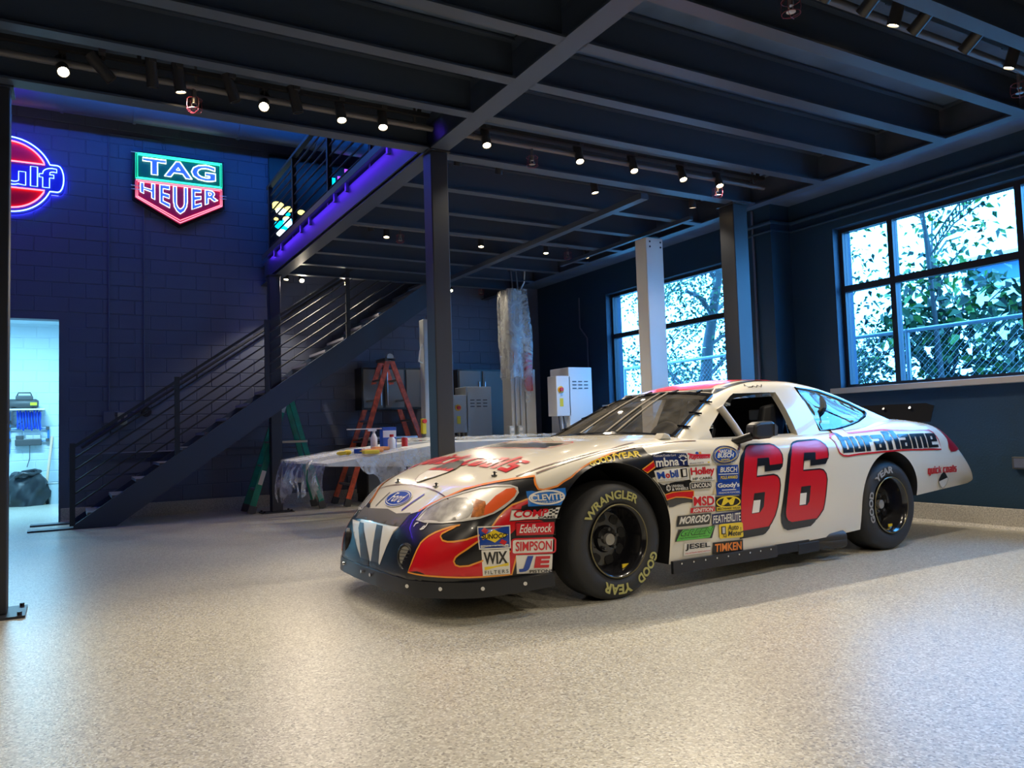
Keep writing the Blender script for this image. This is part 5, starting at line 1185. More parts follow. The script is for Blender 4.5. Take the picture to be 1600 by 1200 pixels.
def rrect(r, ry=None, n=4):
    ry = ry or r; P = []
    for (cx_, cy_, a0) in ((1-r,ry,-PI/2),(1-r,1-ry,0),(r,1-ry,PI/2),(r,ry,PI)): P += [(cx_+r*math.cos(a0+PI/2*k/n), cy_+ry*math.sin(a0+PI/2*k/n)) for k in range(n+1)]
    return P
ELL = [(.5+.5*math.cos(2*PI*k/36), .5+.5*math.sin(2*PI*k/36)) for k in range(36)]
D = lambda n: DECALS[n][1]
# black front with flames, near side and mirrored
for mir in (False, True):
    Print('N').poly(D('black'), P_BLK, 0).build('black_nose_paint', None, mir)
    p = Print('N').poly(D('flame'), P_FLAME, 1).poly(D('flame2'), P_FLAME, 1); p.stroke(D('flame'), .009, P_OR, 2, True); p.stroke(D('flame2')[:7], .009, P_OR, 2); p.build('flame_paint', 'red flames edged in orange', mir)
    hl = Print('N').poly(D('headlight'), P_WHT, 1).poly(D('lens'), P_LENS, 2).poly(D('lens_orange'), P_LOR, 2).poly(D('lens_red'), P_LRED, 3); hl.stroke(D('headlight'), .008, P_SIL, 4, True)
    for k in ('drip1','drip2','drip3'): hl.stroke(D(k), .006, P_WHT, 3)
    hl.build('headlight_print', 'printed silver and orange headlight', mir)
    bl = D('black'); i0 = min(range(len(bl)), key=lambda k: math.dist(bl[k],(.731,.908))); i1 = min(range(len(bl)), key=lambda k: math.dist(bl[k],(-.50,.581)))
    p = Print('N'); p.stroke(bl[i0:i1+1], .010, P_TIM, 2); p.build('orange_pinstripe', None, mir)
    p = Print('T'); p.stroke(D('line1'), .010, P_BROWN, 0); p.stroke(D('line2'), .012, P_BROWN, 0); p.build('fender_pinstripe', None, mir)
# nose
p = Print('F').poly(D('tape'), P_TAPE, 2); p.build('grille_tape', 'grey tape over the grille opening')
p = Print('F')
for k in ('stripe1','stripe2','stripe3'): p.poly(D(k), P_WHT, 2)
for k in ('gray1','gray2'): p.poly(D(k), P_GREY, 2)
p.build('nose_stripes', 'white and grey fang stripes')
p = Print('T'); 
oc = (sum(q[0] for q in D('ovalpts'))/14, 0.0); ol = [(oc[0]+.058*math.sin(2*PI*k/36), .172*math.cos(2*PI*k/36)) for k in range(36)]
p.poly(ol, P_WHT, 2, grid=.02); p.poly([(oc[0]+(q[0]-oc[0])*.93, q[1]*.965) for q in ol], P_BLU, 3, grid=.02); p.stroke([(oc[0]+(q[0]-oc[0])*.80, q[1]*.89) for q in ol], .004, P_WHT, 4, True)
p.text('Ford', lambda a,b:(oc[0]-.030+.062*b+.0*a, .10-.20*a), P_WHT, 4, .01, .35); p.build('oval_badge', 'blue oval badge on the nose')
p = Print('T'); p.stroke([(-.985,.62),(-.968,.4),(-.955,.15),(-.953,0),(-.955,-.15),(-.968,-.4),(-.985,-.62)], .006, P_BROWN, 1); p.stroke(D('bar1'), .012, P_BLK, 1); p.stroke(D('bar2'), .014, P_PURP, 1); p.build('hood_seam')
# hood lettering
p = Print('T'); ht = lambda a,b:(-.655+.175*b, .68-.62*a); ht2 = lambda a,b:(-.655+.175*b, -.04-.62*a)
for (w_, f_) in (('quick', ht), ('coals', ht2)):
    block_word(p, w_, f_, P_RED, 2, .26, .0)
em = [(-.925,0),(-.91,.045),(-.85,.115),(-.78,.150),(-.715,.155),(-.655,.105),(-.60,.05),(-.585,0)]; em = em+[(a,-b) for a,b in em[-2:0:-1]]
p.poly(em, P_WHT, 3, grid=.02); p.poly([(-.75,.150),(-.715,.155),(-.655,.105),(-.60,.05),(-.585,0),(-.60,-.05),(-.655,-.105),(-.715,-.155),(-.75,-.150)], P_GREY, 4, grid=.02)
p.poly([(-.765,.152),(-.735,.155),(-.72,.11),(-.75,.08),(-.71,.04),(-.75,.01),(-.71,-.03),(-.75,-.06),(-.715,-.10),(-.735,-.155),(-.765,-.152)], P_RED, 5, grid=.02); p.stroke(em, .005, P_BROWN, 5, True)
p.build('hood_lettering', 'red block lettering with an emblem')
p = Print('T'); block_word(p, 'duraflame', lambda a,b:(-.185+.15*b, .44-.84*a), P_BLK, 1, .10); p.stroke([(-.215,.50),(-.215,-.42),(-.19,-.45),(.0,-.44),(.03,-.40),(.03,.50)], .011, P_RED, 1, True); p.build('cowl_lettering', 'black lettering outlined in red near the windscreen')
# fender lettering and waves (near side)
for k_ in ('wave1','wave2','wave3'): Print('S').poly(D(k_), P_GREY if k_ == 'wave3' else P_BLK, 0).build('wave_paint')
p = Print('S').poly(D('redwave'), P_FLAME, 1); p.stroke(D('redwave'), .007, P_OR, 2, True); p.build('wave_stripe', 'red wave stripe edged in orange')
p = Print('S').poly(D('archstripe'), P_FLAME, 2); p.stroke(D('archstripe'), .008, P_OR, 3, True); p.build('arch_stripe'); Print('S').poly(D('spike'), P_BROWN, 0).build('flame_tip')
fn = Q6(D('goodyear')); p = Print('S'); p.text('GOOD', sub(fn,0,0,.46,1), P_YEL, 3, .035); p.text('YEAR', sub(fn,.53,0,1,1), P_YEL, 3, .035); p.text('ƒ', sub(fn,.45,-.15,.56,1.1), P_YEL, 3, .03); p.build('fender_lettering', 'yellow lettering over the front wheel arch')
# race numbers
for n_ in ('n1','n2'):
    p = Print('S'); p.poly(D(n_+'_shadow'), P_NUMBLK, 1).poly(D(n_+'_red'), P_RED, 2, [D(n_+'_hole')]).poly(D(n_+'_notch'), P_NUMBLK, 2).poly(D(n_+'_hole'), P_NUMBLK, 2).poly(D(n_+'_white'), P_WHT, 3)
    p.stroke(D(n_+'_red'), .010, P_NUMBLK, 3, True); p.build('number_six', 'big red numeral 6 with black shadow')
p = Print('S'); p.text('66', lambda a,b:(1.85-.80*a,.27+.62*b), P_RED, 2, .06); p.build('far_side_number', None, True)
p = Print('S'); p.poly(D('dura_out'), P_WHT, 0); p.stroke(D('dura_out'), .012, P_RED, 1, True); q6 = Q6(D('duraflame')); block_word(p, 'duraflame', lambda a,b: q6(a, b*.86), P_NUMBLK, 2, .10); p.build('quarter_lettering', 'black lettering outlined in red on the rear quarter')
p = Print('S'); rq = Q('rearqc'); block_word(p, 'quick', lambda a,b: rq(a*.47, .15+b*.62), P_RED, 1, .12); block_word(p, 'coals', lambda a,b: rq(.53+a*.47, .15+b*.62), P_RED, 1, .12); p.poly(D('remblem'), P_WHT, 2, grid=.02).poly(D('remblem_dark'), P_NUMBLK, 3, grid=.02); p.stroke(D('remblem'), .004, P_GREY, 4, True); p.build('bumper_lettering', 'small red lettering behind the rear wheel')
tl = [(3.60,.905),(3.575,.955),(3.625,.965),(3.72,.915),(3.81,.83),(3.865,.765),(3.85,.752),(3.80,.747),(3.747,.739),(3.675,.74),(3.645,.775),(3.644,.85)]
for mir in (False, True): Print('S').poly(tl, P_TAIL, 1, grid=.025).build('tail_light', 'dark red printed tail light', mir)
# roof
p = Print('T'); p.poly([(1.27,-.40),(1.27,.40),(2.2,.40),(2.2,-.40)], P_RED, 0); p.build('roof_panel_paint', 'red painted roof panel')
for s in (-1,1):
    p = Print('T'); p.stroke([(1.25,s*.50),(1.5,s*.485),(2.0,s*.475),(2.5,s*.47)], .055, P_BLK, 0); p.build('roof_rail', 'black strip along the roof edge')
p = Print('S'); p.stroke([(1.53,1.315),(1.55,1.33),(1.545,1.305),(1.58,1.305),(1.6,1.315),(1.62,1.303),(1.65,1.32),(1.67,1.305),(1.7,1.325)], .006, P_BLK, 1); p.build('autograph')
# ---- sponsor stickers
def sticker(name, bgc, items, shape=RECT, border=None, label=None):
    """items: (kind, args...) in the unit square of the sticker"""
    fr = DECALS[name][0]; fn = Q(name); p = Print(fr)
    if bgc: p.poly([fn(*q) for q in shape], bgc, 3, grid=.03)
    if border: p.stroke([fn(.5+(q[0]-.5)*.985, .5+(q[1]-.5)*.97) for q in shape], border[1], border[0], 4, True)
    for it in items:
        if it[0] == 't': _, s_, x0, y0, x1, y1, m = it[:7]; p.text(s_, sub(fn,x0,y0,x1,y1), m, it[10] if len(it) > 10 else 5, it[7] if len(it) > 7 else .02, it[8] if len(it) > 8 else 0, it[9] if len(it) > 9 else 1)
        elif it[0] == 'p': p.poly([fn(*q) for q in it[1]], it[2], it[3] if len(it) > 3 else 4, grid=.03)
        elif it[0] == 's': p.stroke([fn(*q) for q in it[1]], it[2], it[3], it[4] if len(it) > 4 else 5, it[5] if len(it) > 5 else False)
        elif it[0] == 'e': _, cx_, cy_, rx_, ry_, m = it[:6]; p.poly([fn(cx_+rx_*math.cos(2*PI*k/28), cy_+ry_*math.sin(2*PI*k/28)) for k in range(28)], m, it[6] if len(it) > 6 else 4, grid=.03)
        elif it[0] == 'o': _, cx_, cy_, rx_, ry_, w_, m = it[:7]; p.stroke([fn(cx_+rx_*math.cos(2*PI*k/32), cy_+ry_*math.sin(2*PI*k/32)) for k in range(32)], w_, m, it[7] if len(it) > 7 else 5, True)
    return p.build('sponsor_sticker', label)
bx = lambda x0,y0,x1,y1: [(x0,y0),(x1,y0),(x1,y1),(x0,y1)]
sticker('d_mbna', P_NAVY, [('t','mbna',.04,.06,.72,.72,P_WHT,.025),('t','Platinum Credit Card',.02,.80,.66,.95,P_WHT,.0),('s',[(.86,.08),(.86,.40)],.010,P_WHT),('s',[(.77,.50),(.86,.36),(.96,.48)],.008,P_WHT)]+[('s',[(.86+.08*math.cos(a),.60+.15*math.sin(a)),(.86+.13*math.cos(a),.62+.28*math.sin(a))],.007,P_WHT) for a in (.2,.7,1.2,1.7,2.2,2.8)], label='navy sticker with white letters')
sticker('d_mobil', P_WHT, [('t','M',.05,.26,.27,.86,P_BLU,.03),('t','o',.29,.26,.42,.66,P_RED,.03),('t','bil',.44,.26,.68,.90,P_BLU,.03),('p',bx(.76,.22,.96,.92),P_BLK),('t','1',.82,.30,.92,.85,P_WHT,.02),('t','SYNTHETIC MOTOR OIL & LUBRICANTS',.05,.07,.97,.16,P_GREY,0)])
sticker('d_ray', P_WHT, [('t','Raybestos',.04,.36,.97,.78,P_RED,.03,.3,.9),('s',[(.02,.88),(.30,.74),(.60,.72),(.97,.70)],.010,P_RED),('t','BRAKE PARTS',.06,.06,.66,.18,P_NAVY,0),('e',.42,.90,.07,.10,P_BLU),('e',.55,.90,.06,.09,P_OR),('e',.88,.12,.05,.06,P_YEL)], shape=[(0,0),(1,0),(1,.72),(.66,.98),(.3,1.0),(0,.85)])
sticker('d_nascar', P_WHT, [('o',.5,.5,.47,.46,.006,P_NAVY),('e',.5,.5,.44,.42,P_BLU,4),('o',.5,.5,.40,.37,.004,P_YEL),('t','NASCAR',.26,.60,.74,.78,P_WHT,.02),('t','BUSCH',.20,.36,.80,.60,P_WHT,.03,.15),('t','SERIES',.34,.20,.66,.30,P_YEL,.01),('p',[(.22,.66),(.27,.80),(.30,.66)],P_RED,5)], shape=ELL)
sticker('d_busch', P_BLU, [('t','BUSCH',.12,.58,.94,.90,P_WHT,.02,.2),('t','POLE AWARD',.12,.16,.92,.36,P_YEL,.02,.2),('p',bx(.05,.44,.95,.49),P_WHT)])
sticker('d_holley', P_WHT, [('t','Holley',.03,.28,.97,.95,P_RED,.025,0,.92),('t','HP CARBS',.08,.06,.84,.24,P_BLK,.02)], shape=rrect(.06,.1))
sticker('d_lincoln', P_WHT, [('p',[(.5+(q[0]-.5)*.95,.5+(q[1]-.5)*.86) for q in rrect(.06,.2)],P_BLK,4),('t','LINCOLN',.08,.20,.93,.82,P_WHT,.03)], shape=rrect(.06,.2))
sticker('d_cream', P_CREAMY, [], shape=RECT)
sticker('d_wheels', P_BLK, [('e',.12,.5,.10,.40,P_WHT),('e',.12,.5,.03,.12,P_BLK,5)]+[('s',[(.12,.5),(.12+.09*math.cos(a),.5+.36*math.sin(a))],.005,P_BLK) for a in [2*PI*k/6 for k in range(6)]]+[('t','UNIVERSAL',.26,.55,.80,.88,P_WHT,.01),('t','& WHEELS',.26,.12,.98,.48,P_WHT,.02)])
sticker('d_goody', P_BLU, [('t',"Goody's",.05,.48,.97,.95,P_WHT,.03,0,.95),('p',bx(.22,.36,.82,.42),P_WHT),('t','HEADACHE POWDERS',.08,.12,.95,.26,P_WHT,.0)])
sticker('d_msd', P_WHT, [('t','MSD',.03,.04,.97,.96,P_RED,.028)])
sticker('d_ign', P_RED, [('t','IGNITION',.09,.12,.93,.88,P_WHT,.03,.2)])
sticker('d_mech', P_BLK, [('t','M',.20,.40,.80,.92,P_YEL,.03,.25),('o',.5,.62,.47,.36,.009,P_YEL),('p',bx(.02,.04,.98,.30),P_YEL),('t','MECHANIX WEAR',.05,.09,.95,.25,P_BLK,.01,0,1,6)])
sticker('d_moroso', P_BLK, [('p',[(.05,.16),(.96,.16),(.985,.95),(.06,.95)],P_GREY,4),('t','MOROSO',.06,.22,.96,.90,P_WHT,.025,.25)])
sticker('d_feather', P_NAVY, [('t','FEATHERLITE',.02,.16,.98,.86,P_WHT,.015,.15)])
sticker('d_green', P_BLK, [('p',[(.03,.05),(.93,.06),(.975,.95),(.12,.95),(.07,.7)],P_GRN,4),('t','GREEN',.09,.40,.96,.92,P_BLK,.035,.25),('t','GREEN',.105,.455,.945,.875,P_GRN,.0,.25,1,6),('t','High Performance Air Filters',.08,.16,.88,.32,P_BLK,0)])
sticker('d_auto', P_YEL, [('t','Auto',.34,.54,.80,.90,P_BLK,.02,.2),('t','Meter',.34,.14,.96,.50,P_BLK,.02,.2),('p',bx(.08,.30,.27,.84),P_BLK),('p',bx(.12,.36,.23,.78),P_SIL,5),('s',[(.17,.30),(.17,.12),(.27,.10),(.27,.3)],.006,P_BLK)], shape=rrect(.08,.1))
sticker('d_jesel', P_WHT, [('t','JESEL',.04,.38,.98,.96,P_NUMBLK,.028),('t','VALVETRAIN INNOVATION',.04,.10,.98,.24,P_RED,.0)])
sticker('d_timken', P_NUMBLK, [('t','TIMKEN',.06,.14,.94,.86,P_TIM,.03)])
sticker('d_clevite', P_LBLU, [('o',.5,.52,.44,.40,.009,P_WHT),('t','CLEVITE',.10,.34,.93,.74,P_WHT,.03),('t','ENGINE PARTS',.20,.20,.80,.29,P_WHT,0)])
sticker('d_comp', P_WHT, [('t','COMP',.06,.28,.74,.92,P_RED,.03),('t','CAMS',.55,.08,.90,.28,P_BLK,.03)]+[('p',bx(.76+.06*i,.36+.14*j,.82+.06*i,.50+.14*j),P_BLK) for i in range(3) for j in range(4) if (i+j) % 2 == 0], border=(P_BLK,.004))
sticker('d_edel', P_RED, [('t','Edelbrock',.08,.22,.92,.84,P_WHT,.01,.4)], border=(P_BLK,.004))
sticker('d_simpson', P_WHT, [('t','SIMPSON',.09,.20,.91,.82,P_RED,.02)], shape=rrect(.08,.16), border=(P_RED,.009))
sticker('d_je', P_WHT, [('t','J',.06,.10,.46,.95,P_BLU,.05,.2),('t','E',.46,.30,.92,.92,P_RED,.05,.1),('t','PISTONS',.34,.04,.98,.20,P_BLK,.02)])
sticker('d_sunoco', P_BLU, [('p',[(.08,.55),(.36,.72),(.52,.86),(.66,.74),(.94,.60),(.66,.42),(.52,.28),(.36,.40)],P_YEL),('s',[(.16,.90),(.30,.76)],.022,P_RED,4),('s',[(.70,.34),(.86,.22)],.022,P_RED,4),('t','SUNOCO',.12,.46,.90,.68,P_BLK,.022,.15),('p',bx(.06,.06,.94,.18),P_WHT),('t','OFFICIAL FUEL OF NASCAR',.08,.085,.92,.155,P_NAVY,0)], border=(P_WHT,.008))
sticker('d_wix', P_WHT, [('t','WIX',.06,.44,.92,.92,P_BLK,.03),('p',[(.08,.22),(.96,.34),(.96,.46),(.08,.34)],P_YEL),('t','FILTERS',.08,.06,.94,.20,P_BLK,.0,0,1.3)])
# ---- body shell with wheel wells, cabin and window openings
def temp(V, F, m):
    o = mesh_obj('cutter', V, F, m)
    bm = bmesh.new(); bm.from_mesh(o.data); bmesh.ops.recalc_face_normals(bm, faces=bm.faces); bm.to_mesh(o.data); bm.free()
    return o
def carve(o, cutters):
    for c in cutters:
        md = o.modifiers.new('cut', 'BOOLEAN'); md.operation = 'DIFFERENCE'; md.solver = 'EXACT'; md.object = c; md.material_mode = 'TRANSFER'
    me = bpy.data.meshes.new_from_object(o.evaluated_get(bpy.context.evaluated_depsgraph_get())); old = o.data; o.modifiers.clear(); o.data = me
    bpy.data.meshes.remove(old)
    for c in cutters: bpy.data.objects.remove(c)
    me.polygons.foreach_set('use_smooth', [True]*len(me.polygons)); me.set_sharp_from_angle(angle=.55)
    return o
fnS = lambda a,b,d:(a,d,b)
body = temp(bV, bF, M_PAINT); body.name = 'body_shell'
cuts = []
for A_ in ARCHES:
    for (d0, d1) in ((-1.3,-.50),(.50,1.3)): g = Geo().prism(A_, fnS, d0, d1); cuts.append(temp(g.v, g.f, M_INNER))
g = Geo().box(.72,2.70,-.76,.76,.30,1.3); cuts.append(temp(g.v, g.f, M_INNER))
carve(body, cuts); body.parent = CAR; body['label'] = 'cream white body shell'
roof = temp(rV, rF, M_PAINT); roof.name = 'cabin_roof'
iV, iF = roof_mesh(.032, .80); cuts = [temp(iV, iF, M_INNER)]
wd, wq = D('win_door'), D('win_quarter')
for poly in (wd, wq):
    for (d0, d1) in ((-1.2,-.30),(.30,1.2)): g = Geo().prism(poly, fnS, d0, d1); cuts.append(temp(g.v, g.f, M_PAINT))
WS = [(.655,.735),(1.205,.545)]
g = Geo().prism([(.63,-.715),(1.195,-.535),(1.195,.535),(.63,.715)], lambda a,b,d:(a,b,d), .905, 1.6); cuts.append(temp(g.v, g.f, M_PAINT))
g = Geo().prism([(2.50,-.43),(3.22,-.50),(3.22,.50),(2.50,.43)], lambda a,b,d:(a,b,d), 1.0, 1.6); cuts.append(temp(g.v, g.f, M_PAINT))
carve(roof, cuts); roof.parent = CAR; roof['label'] = 'cream white roof and pillars'
# glazing
M_LEXAN = glass('smoky_lexan', (.60,.58,.55), .10, .04, .15); M_QGL = glass('clear_quarter_glass', (.55,.60,.65), .14, .02)
def top_sheet(name, u0, u1, w0, w1, m, lift, label=None, nu=22, nv=16):
    V = []
    for i in range(nu+1):
        u = u0+(u1-u0)*i/nu; w = w0+(w1-w0)*i/nu
        for j in range(nv+1):
            v = -w+2*w*j/nv; h = SURF.ray_cast(Vector((u,v,3)), Vector((0,0,-1))); sec_z = lerp_tab(T_RC, u)
            z = h[0].z if h[0] else sec_z
            V.append((u, v, z+lift))
    o = mesh_obj(name, V, [(i*(nv+1)+j, i*(nv+1)+j+1, (i+1)*(nv+1)+j+1, (i+1)*(nv+1)+j) for i in range(nu) for j in range(nv)], m, CAR, smooth=1)
    if label: o['label'] = label
    return o
ws = top_sheet('windscreen', .63, 1.20, .715, .535, M_LEXAN, .002, 'smoky plastic windscreen')
top_sheet('rear_window', 2.49, 3.23, .435, .505, M_QGL, .002)
def edge_strip(pts, w, m, parent, name, hh=.012):
    g = Geo(); 
    for a, b in zip(pts, pts[1:]): g.beam(a, b, w, hh, up=(-.4,0,1))
    return g.build(name, m, parent)
def zt_(u, v):
    h = SURF.ray_cast(Vector((u,v,3)), Vector((0,0,-1))); return h[0].z
ring = [(.63,-.715),(.72,-.687),(.82,-.655),(.92,-.623),(1.02,-.591),(1.12,-.56),(1.195,-.535),(1.2,-.3),(1.205,0),(1.2,.3),(1.195,.535),(1.12,.56),(1.02,.591),(.92,.623),(.82,.655),(.72,.687),(.63,.715),(.63,.35),(.63,0),(.63,-.35),(.63,-.715)]
edge_strip([(u,v,zt_(u,v)+.006) for u,v in ring], .04, M_PBLACK, ws, 'black_border', .008)
M_STRAP = mat('tan_strap', (.17,.15,.12), .45)
for v0, v1 in ((.32,.24),(.0,.0),(-.12,-.09)): edge_strip([(.64+(1.19-.64)*k/6, v0+(v1-v0)*k/6, zt_(.64+(1.19-.64)*k/6, v0+(v1-v0)*k/6)+.012) for k in range(7)], .022, M_STRAP, ws, 'centre_brace', .006)
for u, s in [(.75,-1),(.92,-1),(1.08,-1),(.75,1),(.92,1),(1.08,1)]:
    w = .72-(u-.63)*.32+.015; Geo().beam((u,s*(w-.05),zt_(u,s*w)+.02),(u+.02,s*(w+.04),zt_(u,s*(w+.02))+.016),.02,.012).build('clip', M_PBLACK, ws)
for v in (-.4,-.15,.15,.4): Geo().beam((1.18,v,zt_(1.18,v)+.016),(1.245,v,zt_(1.245,v)+.014),.02,.012,up=(-.4,0,1)).build('clip', M_PBLACK, ws)
def side_sheet(poly, m, name, s, lift=.0, grid=.05):
    p = [Vector(q) for q in poly]; pts = list(p); ed = [(i,(i+1) % len(p)) for i in range(len(p))]; xs = [q.x for q in p]; ys = [q.y for q in p]
    x = min(xs)
    while x < max(xs):
        y = min(ys)
        while y < max(ys):
            if inside((x,y), poly): pts.append(Vector((x,y)))
            y += grid
        x += grid
    V2, E_, F_, *_ = delaunay_2d_cdt(pts, ed, [], 1, 1e-4); V = []
    for q in V2:
        h = SURF.ray_cast(Vector((q.x,-3,q.y)), Vector((0,1,0))); V.append((q.x, s*(-(h[0].y) - lift) if s > 0 else h[0].y+lift, q.y))
    return mesh_obj(name, V, [tuple(f) for f in F_], m, CAR, smooth=1)
for s in (-1, 1):
    qg = side_sheet(wq, M_QGL, 'quarter_window', s, .006)
    g = Geo().tube([(a, s*abs(SURF.ray_cast(Vector((a,-3,b)), Vector((0,1,0)))[0].y), b) for a,b in wq], .011, 6, True); g.build('rubber_seal', M_PBLACK, qg)
# ---- cabin interior
M_BAR = mat('cage_grey', (.14,.145,.15), .4); M_WBAR = mat('cage_white', (.62,.58,.52), .35)
g = [([(.80,-.62,.5),(.88,-.60,.95),(1.28,-.50,1.285),(1.95,-.48,1.31)],M_BAR),([(.80,.62,.5),(.88,.60,.95),(1.28,.50,1.285),(1.95,.48,1.31)],M_BAR),([(1.95,-.62,.35),(1.95,-.58,.95),(1.95,-.48,1.31),(1.95,.48,1.31),(1.95,.58,.95),(1.95,.62,.35)],M_BAR),
     ([(1.28,-.50,1.285),(1.28,.50,1.285)],M_BAR),([(1.95,-.48,1.31),(2.65,-.45,.75)],M_BAR),([(1.95,.48,1.31),(2.65,.45,.75)],M_BAR),([(1.95,-.58,.9),(1.95,.48,1.31)],M_BAR),([(1.95,.58,.75),(1.95,-.58,.75)],M_BAR)]
for pts, m in g: Geo().tube(pts, .022, 10).build('roll_cage_bar', m, CAR, smooth=.8)
for z in (.45,.62,.78): Geo().tube([(.82,-.66,z),(1.3,-.74,z),(1.95,-.66,z)], .02, 8).build('door_bar', M_BAR, CAR, smooth=.8); Geo().tube([(.82,.66,z),(1.3,.74,z),(1.95,.66,z)], .02, 8).build('door_bar', M_BAR, CAR, smooth=.8)
Geo().tube([(1.28,-.755,.90),(1.21,-.73,1.02),(1.13,-.68,1.16)], .028, 10).build('window_brace', M_WBAR, CAR, smooth=.8)
Geo().tube([(1.12,.2,.72),(1.0,-.1,.85)], .015, 8).tube([(.92+.05*math.cos(a)*.5, -.33+.19*math.cos(a)*0+.185*math.sin(a), .87+.185*math.cos(a)) for a in [2*PI*k/28 for k in range(28)]], .016, 8, True).build('steering_wheel', M_INNER, CAR, smooth=.9)
Geo().box(.74,.86,-.70,.70,.72,.90).build('dashboard', M_BLACK, CAR, bevel=.03)
st = Geo().prism([(1.42,.40),(1.85,.40),(1.98,1.02),(1.95,1.22),(1.85,1.25),(1.80,1.05),(1.70,.62),(1.42,.56)], lambda a,b,d:(a,d,b), -.58, -.12).build('racing_seat', mat('seat_black',(.015,.016,.02),.6), CAR, bevel=.03)
for y in (-.60,-.16): Geo().prism([(1.62,.9),(1.9,.92),(1.93,1.2),(1.70,1.16)], lambda a,b,d:(a,d,b), y, y+.06).build('head_rest', MATS['seat_black'], st, bevel=.015)
Geo().box(1.72,1.80,-.55,-.42,1.06,1.14).build('seat_strap', M_LGREY, st, bevel=.01)
Geo().box(2.3,2.62,-.5,.5,.55,.98).build('rear_bulkhead', M_DGREY, CAR, bevel=.01)
# rear quarter vent object seen through the glass
g = Geo().tube([(2.30,-.66,1.08),(2.36,-.64,1.11),(2.44,-.64,1.09),(2.5,-.65,1.04)], .035, 8); g.ball((2.46,-.66,1.03),(.07,.03,.05)); g.build('oil_cooler_duct', M_DGREY, CAR, smooth=.8)
# ---- mirror
t_ = Geo().prism([(1.12,.945),(1.18,.925),(1.29,.93),(1.345,.95),(1.352,1.02),(1.32,1.05),(1.18,1.045),(1.13,1.03)], lambda a,b,d:(a,d,b), -.99, -.90).build('side_mirror', mat('mirror_black',(.03,.031,.034),.4), CAR, bevel=.02)
Geo().prism([(1.31,.945),(1.345,.95),(1.35,1.01),(1.32,1.03)], lambda a,b,d:(a,d,b), -.996, -.99).build('mirror_facet', M_DGREY, t_)
Geo().tube([(1.13,-.95,.95),(1.09,-.90,.93),(1.08,-.84,.915)], .028, 10).build('mirror_arm', M_BLACK, t_, smooth=.8)
# ---- air dam along the nose and side skirts
def dam():
    zlo, zhi = .140, .226; P = []
    for u in [-1.255+.0*k for k in range(1)]: pass
    us = [-.515,-.6,-.7,-.8,-.88,-.95,-1.0,-1.05,-1.09,-1.13,-1.165,-1.195,-1.218,-1.235,-1.247,-1.255]
    near = [(u, -lerp_tab(T_WIDTH, u)) for u in us]; front = [(-1.262, -.28+.56*k/8) for k in range(1,8)]; far = [(u, -v) for u, v in near[::-1]]
    L = near+front+far; V = []; n = len(L)
    for k, (u, v) in enumerate(L):
        a = L[max(k-1,0)]; b = L[min(k+1,n-1)]; d = (b[0]-a[0], b[1]-a[1]); l = math.hypot(*d); nx, ny = (-d[1]/l, d[0]/l)
        if nx*(u-0.5)+ny*v < 0: nx, ny = -nx, -ny
        zl = zlo+.016*max(0,(u+1.2)/.7)
        for (o, z) in ((.016,zl),(.010,zhi-.01*0),(-.02,zhi+.005),(-.02,zl)): V.append((u+nx*o, v+ny*o, z))
    F = [(k*4+j, k*4+(j+1) % 4, (k+1)*4+(j+1) % 4, (k+1)*4+j) for k in range(n-1) for j in range(4)]+[(0,1,2,3),((n-1)*4+3,(n-1)*4+2,(n-1)*4+1,(n-1)*4)]
    o = mesh_obj('air_dam', V, F, M_AIRDAM, CAR, smooth=.6); o['label'] = 'black air dam around the nose'
    return o, L
damo, damL = dam()
for k in (2,5,9,13,18,20,24,29,33): 
    u, v = damL[k]; c = Vector((u+.2, v*.55, 0)); d = (Vector((u,v,0))-Vector((u+.25,v*.6,0))).normalized()
    p0 = Vector((u,v,.195)); Geo().cyl(p0, p0+d*.024, .011, 10).build('rivet', M_CHROME, damo)
for s in (-1,1):
    sk = Geo().box(.40,1.38,s*.902-.012,s*.902+.012,.105,.185).build('side_skirt', M_AIRDAM, CAR, bevel=.004)
    for k in range(9): Geo().cyl((.47+.105*k,s*.914,.165),(.47+.105*k,s*.918,.165),.006,8).build('rivet', M_CHROME, sk)
    Geo().box(1.38,1.75,s*.885-.012,s*.885+.012,.115,.185).build('skirt_extension', M_INNER, CAR)
Geo().box(1.62,1.86,-.90,-.78,.09,.17).build('jack_post', M_INNER, CAR, bevel=.008)
for z in (.17,.13): Geo().tube([(1.70,-.70,z),(2.0,-.86,z),(2.15,-.885,z)], .045, 12).tube([(2.14,-.885,z),(2.16,-.89,z)],.032,12).build('exhaust_pipe', mat('exhaust_steel',(.03,.03,.033),.5), CAR, smooth=.8)
Geo().box(-.95,.0,-.46,.46,.14,.30).build('front_subframe', M_INNER, CAR); Geo().box(2.4,3.4,-.48,.48,.20,.45).build('rear_subframe', M_INNER, CAR)
Geo().cyl((3.3,-.3,.32),(3.3,.3,.32),.12,16).build('fuel_cell', M_INNER, CAR)
# ---- spoiler
sp_ = Geo().prism([(-.80,0),(.80,0),(.80,.14),(.72,.165),(-.72,.165),(-.80,.14)], lambda a,b,d:(3.56+b*.55+d, a, 1.0+b), 0, .008).build('rear_spoiler', mat('spoiler_black',(.0015,.002,.004),.7,spec=.06), CAR); sp_['label'] = 'black rear spoiler blade'
for v in (-.6,-.35,-.1,.15,.4,.65): Geo().cyl((3.62,v,1.12),(3.60,v,1.13),.012,8).build('rivet', M_CHROME, sp_)
